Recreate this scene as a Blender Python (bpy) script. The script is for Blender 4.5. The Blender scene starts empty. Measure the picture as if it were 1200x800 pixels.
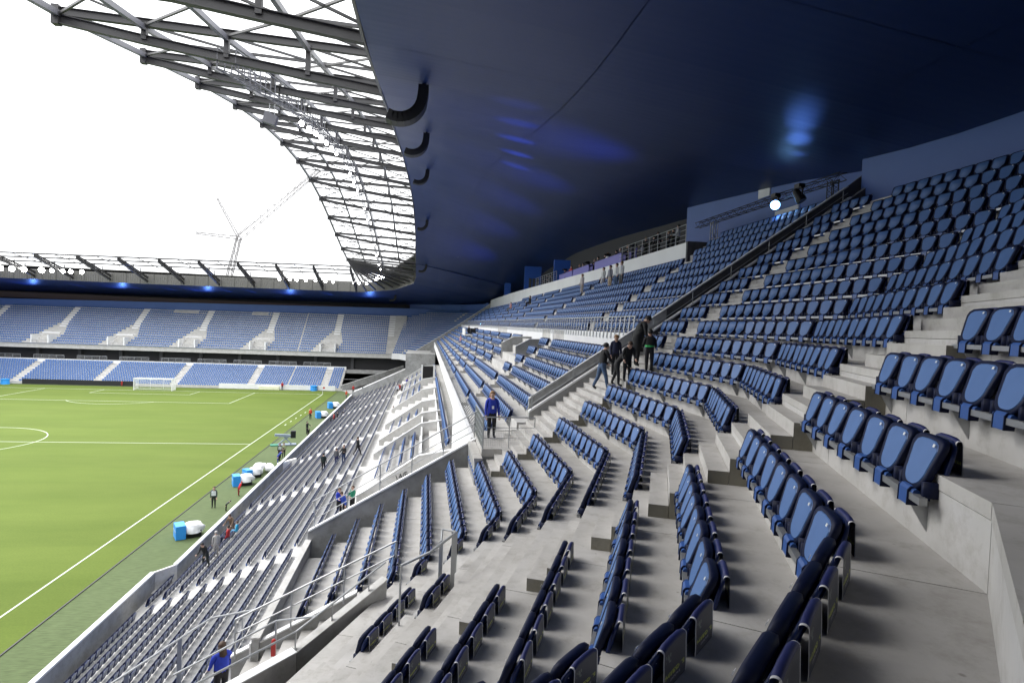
import bpy, bmesh, math, random
import numpy as np
from math import sin, cos, tan, radians, pi, sqrt, atan2, hypot
from mathutils import Vector, Matrix

random.seed(7)
rng = np.random.default_rng(7)
scene = bpy.context.scene
COL = scene.collection
H = 16.37                                  # eye height above the pitch; heights below marked "rel" are relative to it

# ------------------------------------------------------------------ camera
FPX = 690.0
yaw, pit, rol = 0.1453, 0.0264, 0.0400
fw = Vector((sin(yaw)*cos(pit), cos(yaw)*cos(pit), -sin(pit)))
rt = Vector((cos(yaw), -sin(yaw), 0))
up = rt.cross(fw)
rt2 = cos(rol)*rt + sin(rol)*up
up2 = -sin(rol)*rt + cos(rol)*up
cd = bpy.data.cameras.new('camera'); cam = bpy.data.objects.new('camera', cd); COL.objects.link(cam)
cam.matrix_world = Matrix(((rt2.x, up2.x, -fw.x, 0), (rt2.y, up2.y, -fw.y, 0), (rt2.z, up2.z, -fw.z, H), (0, 0, 0, 1)))
cd.sensor_width = 36.0; cd.lens = 36.0*FPX/1200; cd.clip_start = 0.05; cd.clip_end = 3000
scene.camera = cam

# ------------------------------------------------------------------ sky and sun (bright overcast)
w = bpy.data.worlds.new('World'); scene.world = w; w.use_nodes = True
nt = w.node_tree; nt.nodes.clear()
out = nt.nodes.new('ShaderNodeOutputWorld'); bg = nt.nodes.new('ShaderNodeBackground')
sky = nt.nodes.new('ShaderNodeTexSky'); sky.sky_type = 'NISHITA'; sky.sun_disc = False
sky.sun_elevation = radians(42); sky.sun_rotation = radians(285)
hsv = nt.nodes.new('ShaderNodeHueSaturation'); hsv.inputs['Saturation'].default_value = 0.12
nt.links.new(sky.outputs[0], hsv.inputs['Color'])
tc = nt.nodes.new('ShaderNodeTexCoord'); sp = nt.nodes.new('ShaderNodeSeparateXYZ')
nt.links.new(tc.outputs['Generated'], sp.inputs[0])
mr = nt.nodes.new('ShaderNodeMapRange'); mr.inputs[1].default_value = 0.0; mr.inputs[2].default_value = 1.0
mr.inputs[3].default_value = 6.5; mr.inputs[4].default_value = 20.5
nt.links.new(sp.outputs['Z'], mr.inputs[0])
cl = nt.nodes.new('ShaderNodeCombineXYZ')
for i_, s_ in enumerate((0.97, 0.985, 1.0)):
    mm = nt.nodes.new('ShaderNodeMath'); mm.operation = 'MULTIPLY'; mm.inputs[1].default_value = s_
    nt.links.new(mr.outputs[0], mm.inputs[0]); nt.links.new(mm.outputs[0], cl.inputs[i_])
mx = nt.nodes.new('ShaderNodeMixRGB'); mx.inputs[0].default_value = 0.85      # cloud cover over the clear sky
nt.links.new(hsv.outputs[0], mx.inputs[1]); nt.links.new(cl.outputs[0], mx.inputs[2])
nt.links.new(mx.outputs[0], bg.inputs['Color']); bg.inputs['Strength'].default_value = 0.12
nt.links.new(bg.outputs[0], out.inputs['Surface'])
sl = bpy.data.lights.new('sun', 'SUN'); sl.energy = 1.0; sl.angle = radians(25); sl.color = (1.0, 0.97, 0.93)
so = bpy.data.objects.new('sun', sl); COL.objects.link(so)
so.rotation_euler = Vector((0.70, -0.28, -0.70)).to_track_quat('-Z', 'Y').to_euler()

scene.view_settings.view_transform = 'Standard'; scene.view_settings.look = 'None'
scene.view_settings.exposure = 1.2; scene.view_settings.gamma = 1.0
scene.cycles.max_bounces = 7; scene.cycles.diffuse_bounces = 5
scene.cycles.sample_clamp_indirect = 6.0
scene.cycles.use_denoising = True

# ------------------------------------------------------------------ materials
def mat(name, color, rough=0.6, metal=0.0, noise=None, bump=0.0, emit=None, spec=0.5, nscale=3.0, detail=5.0, coat=0.0):
    m = bpy.data.materials.new(name); m.use_nodes = True
    t = m.node_tree; b = t.nodes['Principled BSDF']
    b.inputs['Base Color'].default_value = (*color, 1); b.inputs['Roughness'].default_value = rough
    b.inputs['Metallic'].default_value = metal; b.inputs['Specular IOR Level'].default_value = spec
    if coat: b.inputs['Coat Weight'].default_value = coat
    if noise or bump:
        g = t.nodes.new('ShaderNodeNewGeometry')
        n = t.nodes.new('ShaderNodeTexNoise'); n.inputs['Scale'].default_value = nscale; n.inputs['Detail'].default_value = detail
        t.links.new(g.outputs['Position'], n.inputs['Vector'])
        if noise:
            r = t.nodes.new('ShaderNodeValToRGB'); r.color_ramp.elements[0].position = 0.3; r.color_ramp.elements[1].position = 0.72
            r.color_ramp.elements[0].color = (*noise, 1); r.color_ramp.elements[1].color = (*color, 1)
            t.links.new(n.outputs['Fac'], r.inputs[0]); t.links.new(r.outputs[0], b.inputs['Base Color'])
        if bump:
            bp = t.nodes.new('ShaderNodeBump'); bp.inputs['Strength'].default_value = bump; bp.inputs['Distance'].default_value = 0.02
            t.links.new(n.outputs['Fac'], bp.inputs['Height']); t.links.new(bp.outputs[0], b.inputs['Normal'])
    if emit:
        b.inputs['Emission Color'].default_value = (*emit[0], 1); b.inputs['Emission Strength'].default_value = emit[1]
    return m

def concrete(name, base, dark, spots=True, rough=0.75):
    m = bpy.data.materials.new(name); m.use_nodes = True
    t = m.node_tree; b = t.nodes['Principled BSDF']; L = t.links.new
    g = t.nodes.new('ShaderNodeNewGeometry')
    n1 = t.nodes.new('ShaderNodeTexNoise'); n1.inputs['Scale'].default_value = 0.9; n1.inputs['Detail'].default_value = 7; n1.inputs['Roughness'].default_value = 0.65
    n2 = t.nodes.new('ShaderNodeTexNoise'); n2.inputs['Scale'].default_value = 14; n2.inputs['Detail'].default_value = 4
    n3 = t.nodes.new('ShaderNodeTexVoronoi'); n3.inputs['Scale'].default_value = 2.3; n3.inputs['Randomness'].default_value = 1.0
    for n in (n1, n2, n3): L(g.outputs['Position'], n.inputs['Vector'])
    r = t.nodes.new('ShaderNodeValToRGB'); r.color_ramp.elements[0].position = 0.33; r.color_ramp.elements[1].position = 0.62
    r.color_ramp.elements[0].color = (*dark, 1); r.color_ramp.elements[1].color = (*base, 1)
    L(n1.outputs['Fac'], r.inputs[0])
    oi = t.nodes.new('ShaderNodeObjectInfo')
    mr2 = t.nodes.new('ShaderNodeMapRange'); mr2.inputs[3].default_value = 0.93; mr2.inputs[4].default_value = 1.04
    L(oi.outputs['Random'], mr2.inputs[0])
    v = t.nodes.new('ShaderNodeVectorMath'); v.operation = 'SCALE'
    L(r.outputs[0], v.inputs[0]); L(mr2.outputs[0], v.inputs['Scale'])
    last = v.outputs[0]
    n4 = t.nodes.new('ShaderNodeTexNoise'); n4.inputs['Scale'].default_value = 3.2; n4.inputs['Detail'].default_value = 8; n4.inputs['Roughness'].default_value = 0.75; L(g.outputs['Position'], n4.inputs['Vector'])
    r4 = t.nodes.new('ShaderNodeValToRGB'); r4.color_ramp.elements[0].position = 0.36; r4.color_ramp.elements[1].position = 0.50
    r4.color_ramp.elements[0].color = (0.84, 0.83, 0.81, 1); r4.color_ramp.elements[1].color = (1, 1, 1, 1); L(n4.outputs['Fac'], r4.inputs[0])
    m4 = t.nodes.new('ShaderNodeMixRGB'); m4.blend_type = 'MULTIPLY'; m4.inputs[0].default_value = 1.0; L(last, m4.inputs[1]); L(r4.outputs[0], m4.inputs[2]); last = m4.outputs[0]
    if spots:                                              # small dropped stains
        r2 = t.nodes.new('ShaderNodeValToRGB'); r2.color_ramp.elements[0].position = 0.022; r2.color_ramp.elements[1].position = 0.045
        r2.color_ramp.elements[0].color = (0.45, 0.43, 0.4, 1); r2.color_ramp.elements[1].color = (1, 1, 1, 1)
        L(n3.outputs['Distance'], r2.inputs[0])
        mu = t.nodes.new('ShaderNodeMixRGB'); mu.blend_type = 'MULTIPLY'; mu.inputs[0].default_value = 0.7
        L(last, mu.inputs[1]); L(r2.outputs[0], mu.inputs[2]); last = mu.outputs[0]
    L(last, b.inputs['Base Color']); b.inputs['Roughness'].default_value = rough
    b.inputs['Specular IOR Level'].default_value = 0.3
    bp = t.nodes.new('ShaderNodeBump'); bp.inputs['Strength'].default_value = 0.12; bp.inputs['Distance'].default_value = 0.01
    L(n2.outputs['Fac'], bp.inputs['Height']); L(bp.outputs[0], b.inputs['Normal'])
    return m

M = {}
M['tread'] = concrete('tread_concrete', (0.50, 0.485, 0.465), (0.40, 0.385, 0.365))
M['riser'] = concrete('riser_concrete', (0.55, 0.54, 0.525), (0.46, 0.45, 0.43), spots=False)
M['wallc'] = concrete('wall_concrete', (0.38, 0.38, 0.375), (0.25, 0.25, 0.24), spots=False)
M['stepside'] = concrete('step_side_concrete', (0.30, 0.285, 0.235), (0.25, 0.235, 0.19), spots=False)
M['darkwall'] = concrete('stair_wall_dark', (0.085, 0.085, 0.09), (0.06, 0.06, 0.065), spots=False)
M['white'] = mat('white_paint', (0.78, 0.78, 0.78), 0.5, noise=(0.70, 0.70, 0.70), nscale=0.5)
M['whiteline'] = mat('line_paint', (0.50, 0.54, 0.45), 0.7)
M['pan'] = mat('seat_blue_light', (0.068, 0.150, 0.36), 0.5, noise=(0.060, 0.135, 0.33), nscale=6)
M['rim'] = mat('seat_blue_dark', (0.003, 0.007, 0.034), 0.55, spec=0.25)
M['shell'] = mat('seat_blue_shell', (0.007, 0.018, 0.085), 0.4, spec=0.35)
M['brk'] = mat('bracket_blue', (0.035, 0.095, 0.30), 0.40)
M['tag'] = mat('number_tag', (0.75, 0.75, 0.75), 0.4)
M['trim'] = mat('cover_trim', (0.62, 0.62, 0.64), 0.6)
M['fold'] = mat('cover_blue_fold', (0.012, 0.018, 0.10), 0.55)
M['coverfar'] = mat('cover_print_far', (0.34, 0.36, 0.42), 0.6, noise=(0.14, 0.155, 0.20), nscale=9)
M['steel'] = mat('galvanised_steel', (0.42, 0.43, 0.44), 0.38, metal=0.75, noise=(0.34, 0.35, 0.36), nscale=8)
M['rail'] = mat('rail_alu', (0.36, 0.37, 0.38), 0.4, metal=0.6)
M['beam'] = mat('roof_steel_grey', (0.045, 0.043, 0.046), 0.5, noise=(0.036, 0.035, 0.037), nscale=1.5)
M['beamlight'] = mat('roof_steel_light', (0.13, 0.13, 0.145), 0.5)
M['black'] = mat('black_matt', (0.006, 0.006, 0.007), 0.5)
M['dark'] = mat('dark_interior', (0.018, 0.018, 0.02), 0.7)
M['bluewall'] = mat('blue_painted_wall', (0.085, 0.155, 0.40), 0.6, noise=(0.078, 0.143, 0.37), nscale=0.6)
M['bluebright'] = mat('blue_panel', (0.035, 0.12, 0.50), 0.5)
M['bluefloor'] = mat('blue_mat', (0.03, 0.13, 0.60), 0.6)
M['violet'] = mat('violet_lit_desk', (0.13, 0.12, 0.42), 0.5)  # violet lamp light on the desks is put into the base colour
M['ltblue'] = mat('light_blue_plastic', (0.03, 0.28, 0.75), 0.4)
M['tarp'] = mat('white_tarpaulin', (0.80, 0.80, 0.82), 0.55, bump=0.6, nscale=5)
M['cream'] = mat('cream_cushion', (0.72, 0.72, 0.55), 0.7)
M['red'] = mat('red_plastic', (0.45, 0.02, 0.015), 0.5)
M['green'] = mat('green_plastic', (0.02, 0.20, 0.12), 0.5)
M['greyeq'] = mat('grey_equipment', (0.25, 0.30, 0.38), 0.5)
M['fascia'] = mat('grey_fascia_sheet', (0.16, 0.155, 0.15), 0.5, metal=0.2)
M['lamp'] = mat('lit_floodlight', (1, 1, 1), 0.5, emit=((1.0, 0.98, 0.95), 30.0))
M['lampblue'] = mat('lit_blue_white', (0.6, 0.8, 1), 0.5, emit=((0.20, 0.48, 1.0), 9.0))
M['crane'] = mat('crane_white', (0.22, 0.21, 0.21), 0.5)
M['glass'] = mat('window_glass_dark', (0.10, 0.11, 0.13), 0.1)
M['net'] = mat('goal_net', (0.8, 0.8, 0.8), 0.7)

def soffit_mat():
    m = bpy.data.materials.new('soffit_dark_blue'); m.use_nodes = True
    t = m.node_tree; b = t.nodes['Principled BSDF']; L = t.links.new
    b.inputs['Base Color'].default_value = (0.009, 0.028, 0.125, 1); b.inputs['Roughness'].default_value = 0.42
    b.inputs['Specular IOR Level'].default_value = 0.45
    g = t.nodes.new('ShaderNodeNewGeometry'); wv = t.nodes.new('ShaderNodeTexWave')
    wv.wave_type = 'BANDS'; wv.bands_direction = 'Y'; wv.inputs['Scale'].default_value = 0.75; wv.inputs['Distortion'].default_value = 0.35
    wv.inputs['Detail Scale'].default_value = 0.4
    L(g.outputs['Position'], wv.inputs['Vector'])
    bp = t.nodes.new('ShaderNodeBump'); bp.inputs['Strength'].default_value = 0.07; bp.inputs['Distance'].default_value = 0.02
    L(wv.outputs['Fac'], bp.inputs['Height']); L(bp.outputs[0], b.inputs['Normal'])
    n = t.nodes.new('ShaderNodeTexNoise'); n.inputs['Scale'].default_value = 0.15; L(g.outputs['Position'], n.inputs['Vector'])
    r = t.nodes.new('ShaderNodeMapRange'); r.inputs[3].default_value = 0.36; r.inputs[4].default_value = 0.5
    L(n.outputs['Fac'], r.inputs[0]); L(r.outputs[0], b.inputs['Roughness'])
    return m
M['soffit'] = soffit_mat()

def cover_mat():                                 # printed cover: charcoal cloth, a yellow-green line of lettering, a grey one, a pale emblem
    m = bpy.data.materials.new('cover_print'); m.use_nodes = True
    t = m.node_tree; b = t.nodes['Principled BSDF']; L = t.links.new
    tcn = t.nodes.new('ShaderNodeTexCoord'); s = t.nodes.new('ShaderNodeSeparateXYZ'); L(tcn.outputs['Object'], s.inputs[0])
    def math_(op, a, bb=None, c=None):
        n = t.nodes.new('ShaderNodeMath'); n.operation = op
        for i, q in enumerate((a, bb, c)):
            if q is None: continue
            if isinstance(q, (int, float)): n.inputs[i].default_value = q
            else: L(q, n.inputs[i])
        return n.outputs[0]
    def band(v, lo, hi):
        return math_('MULTIPLY', math_('GREATER_THAN', v, lo), math_('LESS_THAN', v, hi))
    def letters(scale, seed):
        n = t.nodes.new('ShaderNodeTexNoise'); n.inputs['Scale'].default_value = scale; n.inputs['Detail'].default_value = 0
        mp = t.nodes.new('ShaderNodeMapping'); mp.inputs['Location'].default_value = (seed, seed, 0); mp.inputs['Scale'].default_value = (1, 0.2, 0.8)
        L(tcn.outputs['Object'], mp.inputs[0]); L(mp.outputs[0], n.inputs['Vector'])
        return math_('GREATER_THAN', n.outputs['Fac'], 0.46)
    X, Z = s.outputs['X'], s.outputs['Z']
    l1 = math_('MULTIPLY', math_('MULTIPLY', band(Z, -0.175, -0.150), band(X, -0.13, 0.14)), letters(95, 3))
    l2 = math_('MULTIPLY', math_('MULTIPLY', band(Z, -0.205, -0.189), band(X, -0.07, 0.07)), letters(120, 9))
    l3 = math_('MULTIPLY', math_('MULTIPLY', band(Z, -0.095, -0.045), band(X, 0.06, 0.13)), letters(50, 5))
    c0 = t.nodes.new('ShaderNodeMixRGB'); c0.inputs[1].default_value = (0.050, 0.054, 0.075, 1); c0.inputs[2].default_value = (0.42, 0.46, 0.10, 1); L(l1, c0.inputs[0])
    c1 = t.nodes.new('ShaderNodeMixRGB'); c1.inputs[2].default_value = (0.28, 0.28, 0.34, 1); L(c0.outputs[0], c1.inputs[1]); L(l2, c1.inputs[0])
    c2 = t.nodes.new('ShaderNodeMixRGB'); c2.inputs[2].default_value = (0.16, 0.18, 0.17, 1); L(c1.outputs[0], c2.inputs[1]); L(l3, c2.inputs[0])
    L(c2.outputs[0], b.inputs['Base Color']); b.inputs['Roughness'].default_value = 0.55
    return m
M['cover'] = cover_mat()

def grass_mat(name, c1, c2, stripes):
    m = bpy.data.materials.new(name); m.use_nodes = True
    t = m.node_tree; b = t.nodes['Principled BSDF']; L = t.links.new
    g = t.nodes.new('ShaderNodeNewGeometry')
    n = t.nodes.new('ShaderNodeTexNoise'); n.inputs['Scale'].default_value = 0.12; n.inputs['Detail'].default_value = 8; n.inputs['Roughness'].default_value = 0.7
    mp = t.nodes.new('ShaderNodeMapping'); mp.inputs['Scale'].default_value = (0.5, 1.6, 1) if stripes else (1, 1, 1)
    L(g.outputs['Position'], mp.inputs[0]); L(mp.outputs[0], n.inputs['Vector'])
    n2 = t.nodes.new('ShaderNodeTexNoise'); n2.inputs['Scale'].default_value = 9 if stripes else 3.5; n2.inputs['Detail'].default_value = 6
    mp2 = t.nodes.new('ShaderNodeMapping'); mp2.inputs['Scale'].default_value = (1, 1, 1) if stripes else (0.5, 3.0, 1); mp2.inputs['Rotation'].default_value = (0, 0, 0.15)
    L(g.outputs['Position'], mp2.inputs[0]); L(mp2.outputs[0], n2.inputs['Vector'])
    r = t.nodes.new('ShaderNodeValToRGB'); r.color_ramp.elements[0].position = 0.3; r.color_ramp.elements[1].position = 0.7
    r.color_ramp.elements[0].color = (*c2, 1); r.color_ramp.elements[1].color = (*c1, 1)
    L(n.outputs['Fac'], r.inputs[0])
    mu = t.nodes.new('ShaderNodeMixRGB'); mu.blend_type = 'MULTIPLY'; mu.inputs[0].default_value = 1
    r2 = t.nodes.new('ShaderNodeMapRange'); r2.inputs[1].default_value = 0.25; r2.inputs[2].default_value = 0.75
    r2.inputs[3].default_value = 0.86 if stripes else 0.74; r2.inputs[4].default_value = 1.1 if stripes else 1.25
    L(n2.outputs['Fac'], r2.inputs[0])
    L(r.outputs[0], mu.inputs[1]); L(r2.outputs[0], mu.inputs[2]); last = mu.outputs[0]
    if stripes:
        s = t.nodes.new('ShaderNodeSeparateXYZ'); L(g.outputs['Position'], s.inputs[0])
        a = t.nodes.new('ShaderNodeMath'); a.operation = 'MULTIPLY'; a.inputs[1].default_value = 1/11.0; L(s.outputs['Y'], a.inputs[0])
        f = t.nodes.new('ShaderNodeMath'); f.operation = 'FRACT'; L(a.outputs[0], f.inputs[0])
        q = t.nodes.new('ShaderNodeMath'); q.operation = 'GREATER_THAN'; q.inputs[1].default_value = 0.5; L(f.outputs[0], q.inputs[0])
        r3 = t.nodes.new('ShaderNodeMapRange'); r3.inputs[3].default_value = 0.98; r3.inputs[4].default_value = 1.02; L(q.outputs[0], r3.inputs[0])
        m2 = t.nodes.new('ShaderNodeMixRGB'); m2.blend_type = 'MULTIPLY'; m2.inputs[0].default_value = 1
        L(last, m2.inputs[1]); L(r3.outputs[0], m2.inputs[2]); last = m2.outputs[0]
    L(last, b.inputs['Base Color']); b.inputs['Roughness'].default_value = 0.9; b.inputs['Specular IOR Level'].default_value = 0.2
    return m
M['grass'] = grass_mat('pitch_grass', (0.104, 0.142, 0.024), (0.078, 0.115, 0.015), True)
M['turf'] = grass_mat('surround_turf', (0.098, 0.128, 0.058), (0.078, 0.106, 0.045), False)
M['asphalt'] = mat('outside_ground', (0.12, 0.12, 0.12), 0.9, noise=(0.09, 0.09, 0.09), nscale=0.2)

# ------------------------------------------------------------------ mesh building
class MB:
    def __init__(s): s.v = []; s.f = []; s.m = []
    def poly(s, pts, m=0):
        b = len(s.v); s.v += [tuple(p) for p in pts]; s.f.append(tuple(range(b, b+len(pts)))); s.m.append(m)
    def hexa(s, p, m=0):                        # p: 4 bottom (ccw from above), 4 top
        b = len(s.v); s.v += [tuple(q) for q in p]
        for f in ((3, 2, 1, 0), (4, 5, 6, 7), (0, 1, 5, 4), (1, 2, 6, 5), (2, 3, 7, 6), (3, 0, 4, 7)):
            s.f.append(tuple(b+i for i in f)); s.m.append(m)
    def box(s, x0, x1, y0, y1, z0, z1, m=0):
        s.hexa([(x0, y0, z0), (x1, y0, z0), (x1, y1, z0), (x0, y1, z0), (x0, y0, z1), (x1, y0, z1), (x1, y1, z1), (x0, y1, z1)], m)
    def quadprism(s, a, b, c, d, z0, z1, m=0):
        s.hexa([(*a, z0), (*b, z0), (*c, z0), (*d, z0), (*a, z1), (*b, z1), (*c, z1), (*d, z1)], m)
    def extr(s, pts, vec, m=0):                 # polygon (3D points) extruded by vec
        n = len(pts); b = len(s.v); s.v += [tuple(p) for p in pts] + [tuple(np.add(p, vec)) for p in pts]
        s.f.append(tuple(range(b+n-1, b-1, -1))); s.m.append(m); s.f.append(tuple(range(b+n, b+2*n))); s.m.append(m)
        for i in range(n):
            j = (i+1) % n; s.f.append((b+i, b+j, b+n+j, b+n+i)); s.m.append(m)
    def bar(s, p, q, w, h, m=0, upv=(0, 0, 1)):
        p = Vector(p); q = Vector(q); d = (q-p).normalized(); u = Vector(upv)
        if abs(d.dot(u)) > 0.97: u = Vector((1, 0, 0))
        sd = d.cross(u).normalized()*(w/2); u2 = sd.normalized().cross(d).normalized()*(h/2)
        s.hexa([p-sd-u2, p+sd-u2, q+sd-u2, q-sd-u2, p-sd+u2, p+sd+u2, q+sd+u2, q-sd+u2], m)
    def ibeam(s, p, q, w, h, t=0.03, m=0):
        p = Vector(p); q = Vector(q); o = Vector((0, 0, h/2-t/2))
        s.bar(p+o, q+o, w, t, m); s.bar(p-o, q-o, w, t, m); s.bar(p, q, t*0.8, h-2*t, m)
    def tube(s, p, q, r, n=8, m=0, r2=None):
        p = Vector(p); q = Vector(q); d = (q-p).normalized(); u = Vector((0, 0, 1)) if abs(d.z) < 0.9 else Vector((1, 0, 0))
        a = d.cross(u).normalized(); c = a.cross(d); b = len(s.v); r2 = r if r2 is None else r2
        for i in range(n):
            t = 2*pi*i/n; s.v.append(tuple(p+(a*cos(t)+c*sin(t))*r))
        for i in range(n):
            t = 2*pi*i/n; s.v.append(tuple(q+(a*cos(t)+c*sin(t))*r2))
        for i in range(n):
            j = (i+1) % n; s.f.append((b+i, b+j, b+n+j, b+n+i)); s.m.append(m)
        s.f.append(tuple(range(b+n-1, b-1, -1))); s.m.append(m); s.f.append(tuple(range(b+n, b+2*n))); s.m.append(m)
    def path(s, pts, r, n=8, m=0):
        for a, b in zip(pts[:-1], pts[1:]): s.tube(a, b, r, n, m)
    def ball(s, c, r, m=0, n=8, k=5, sc=(1, 1, 1)):
        b = len(s.v)
        for i in range(1, k):
            th = pi*i/k
            for j in range(n):
                ph = 2*pi*j/n; s.v.append((c[0]+r*sc[0]*sin(th)*cos(ph), c[1]+r*sc[1]*sin(th)*sin(ph), c[2]+r*sc[2]*cos(th)))
        s.v.append((c[0], c[1], c[2]+r*sc[2])); s.v.append((c[0], c[1], c[2]-r*sc[2])); T = len(s.v)-2
        for i in range(k-2):
            for j in range(n):
                a = b+i*n+j; d = b+i*n+(j+1) % n; s.f.append((a, a+n, d+n, d)); s.m.append(m)
        for j in range(n):
            s.f.append((b+j, b+(j+1) % n, T)); s.m.append(m); e = b+(k-2)*n; s.f.append((e+(j+1) % n, e+j, T+1)); s.m.append(m)
    def mesh(s, name, mats, smooth=False):
        me = bpy.data.meshes.new(name); me.from_pydata(s.v, [], s.f)
        for q in (mats if isinstance(mats, (list, tuple)) else [mats]): me.materials.append(q)
        me.polygons.foreach_set('material_index', s.m)
        if smooth: me.polygons.foreach_set('use_smooth', [True]*len(s.f))
        me.update(); return me
    def build(s, name, mats, parent=None, smooth=False, **kw):
        o = bpy.data.objects.new(name, s.mesh(name, mats, smooth)); COL.objects.link(o)
        if parent is not None: o.parent = parent
        return tag(o, **kw)

def tag(o, label=None, cat=None, group=None, kind=None):
    if label: o['label'] = label
    if cat: o['category'] = cat
    if group: o['group'] = group
    if kind: o['kind'] = kind
    return o
def thing(name, label, cat, loc=(0, 0, 0), rz=0.0, group=None):
    o = bpy.data.objects.new(name, None); COL.objects.link(o); o.location = loc; o.rotation_euler = (0, 0, rz)
    o.empty_display_size = 0.2
    return tag(o, label, cat, group)

# ------------------------------------------------------------------ shape of the bowl (plan offsets and heights, rel)
def XZ(n):
    z = -1.725+.53*n
    x = 5.75+.742*n if n >= -1 else 5.008+.8*(n+1)
    return x, z
def XR(n): return XZ(n)[0]+.03               # riser line behind row n
def FL(n): return XZ(n)[1]-.77               # floor of row n
C11 = cos(radians(11.25))
def near_path(x):
    d = x-6.492
    p0 = (x, 21.0); p1 = (x, 12.74-.199*(x-5.75))
    p2 = (2.6+d/C11*cos(radians(33.75)), 3.36-d/C11*sin(radians(33.75)))
    p3 = (-2.9+d/C11*cos(radians(56.25)), -2.14-d/C11*sin(radians(56.25)))
    p4 = (-8.44+d/C11*cos(radians(78.75)), -4.44-d/C11*sin(radians(78.75)))
    return [p0, p1, p2, p3, p4, (-60.0, p4[1])]
def far_path(x):
    d = x-6.492
    p0 = (x, 136.0); p1 = (x, 157.14-(12.74-.199*(x-5.75)))
    p2 = (2.6+d/C11*cos(radians(33.75)), 153.78+d/C11*sin(radians(33.75)))
    p3 = (-.37+d/C11*cos(radians(56.25)), 156.75+d/C11*sin(radians(56.25)))
    p4 = (-6.19+d/C11*cos(radians(78.75)), 159.16+d/C11*sin(radians(78.75)))
    return [p0, p1, p2, p3, p4, (-112.0, 152.67+x)]
def lerp(a, b, t): return tuple(a[i]+(b[i]-a[i])*t for i in range(len(a)))
ARCH = [(-200, 11.0), (13, 11.0), (21, 11.3), (29, 12.7), (37, 14.6), (45, 16.25), (53, 17.7), (61, 18.8), (69, 19.35), (77, 19.55), (85, 19.1), (93, 18.25), (101, 16.6), (109, 15.05), (117, 13.4), (125, 12.0), (136, 11.6), (400, 11.6)]
def interp(T, y):
    for (a, b), (c, d) in zip(T[:-1], T[1:]):
        if a <= y <= c: return b+(d-b)*(y-a)/(c-a)
    return T[-1][1]
def arch(y): return sum(interp(ARCH, y+d) for d in (-7, -4, -1.5, 0, 1.5, 4, 7))/7
XE = [(-400, -2.4), (21, -2.4), (30, -2.45), (50, -2.94), (66, -2.87), (86, -2.44), (101, -2.3), (117, -2.5), (500, -2.5)]
def edge_x(y): return interp(XE, y)
def edge_z(y): return arch(y)-2.05
ZB = [(-200, 6.62), (17, 6.66), (21, 6.78), (24, 7.5), (40, 9.0), (60, 10.3), (77, 10.8), (97, 10.0), (117, 7.6), (130, 5.8), (145, 5.0), (400, 5.0)]
def back_z(y): return sum(interp(ZB, y+d) for d in (-3, 0, 3))/3
# ================================================================== GROUND
PX0, PX1, PY0, PY1 = -89.6, -21.6, 26.07, 131.07          # pitch corners
m = MB(); m.box(-900, 700, -700, 1200, -0.6, -0.30); m.build('ground', M['asphalt'], kind='structure')
m = MB(); m.box(-99, -15.3, 9, 138.4, -0.30, 0.0); m.box(-15.3, -14.5, 36.9, 138.4, -0.30, 0.0); m.build('turf_surround', M['turf'], kind='structure')
m = MB(); m.box(-96.0, -19.25, 20.5, 136.9, 0.0, 0.012); m.build('pitch', M['grass'], kind='structure')
m = MB()
def line(x0, x1, y0, y1): m.box(x0, x1, y0, y1, 0.005, 0.024)
W = .11
line(PX1-W/2, PX1+W/2, PY0, PY1); line(PX0-W/2, PX0+W/2, PY0, PY1)
line(PX0, PX1, PY1-W/2, PY1+W/2); line(PX0, PX1, PY0-W/2, PY0+W/2)
line(PX0, PX1, 78.57-W/2, 78.57+W/2)
CX = (PX0+PX1)/2
def ring(cx, cy, r, a0, a1, n=64):
    for i in range(n):
        t0 = a0+(a1-a0)*i/n; t1 = a0+(a1-a0)*(i+1)/n
        q = [(cx+(r-W/2)*cos(t0), cy+(r-W/2)*sin(t0)), (cx+(r-W/2)*cos(t1), cy+(r-W/2)*sin(t1)), (cx+(r+W/2)*cos(t1), cy+(r+W/2)*sin(t1)), (cx+(r+W/2)*cos(t0), cy+(r+W/2)*sin(t0))]
        m.quadprism(*q, 0.005, 0.022)
ring(CX, 78.57, 9.15, 0, 2*pi, 96)
for hw, dp in ((20.16, 16.5), (9.16, 5.5)):
    line(CX-hw, CX+hw, PY1-dp-W/2, PY1-dp+W/2)
    for sx in (-1, 1): line(CX+sx*hw-W/2, CX+sx*hw+W/2, PY1-dp, PY1)
ring(CX, PY1-11, 9.15, radians(180+37), radians(360-37), 40)
ring(PX1, PY1, 1.0, radians(180), radians(270), 10)
for k in range(6): line(PX1+.9+k*.12, PX1+1.05+k*.12, 92.5+k*3.1, 93.4+k*3.1)
m.build('pitch_marking', M['whiteline'], kind='structure')
m = MB(); m.box(-19.2, -19.13, 20, 137, 0.0, 0.05); m.box(-96, -19.2, 136.9, 136.97, 0.0, 0.05)
m.build('drain_kerb', M['beam'], kind='structure')

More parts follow.
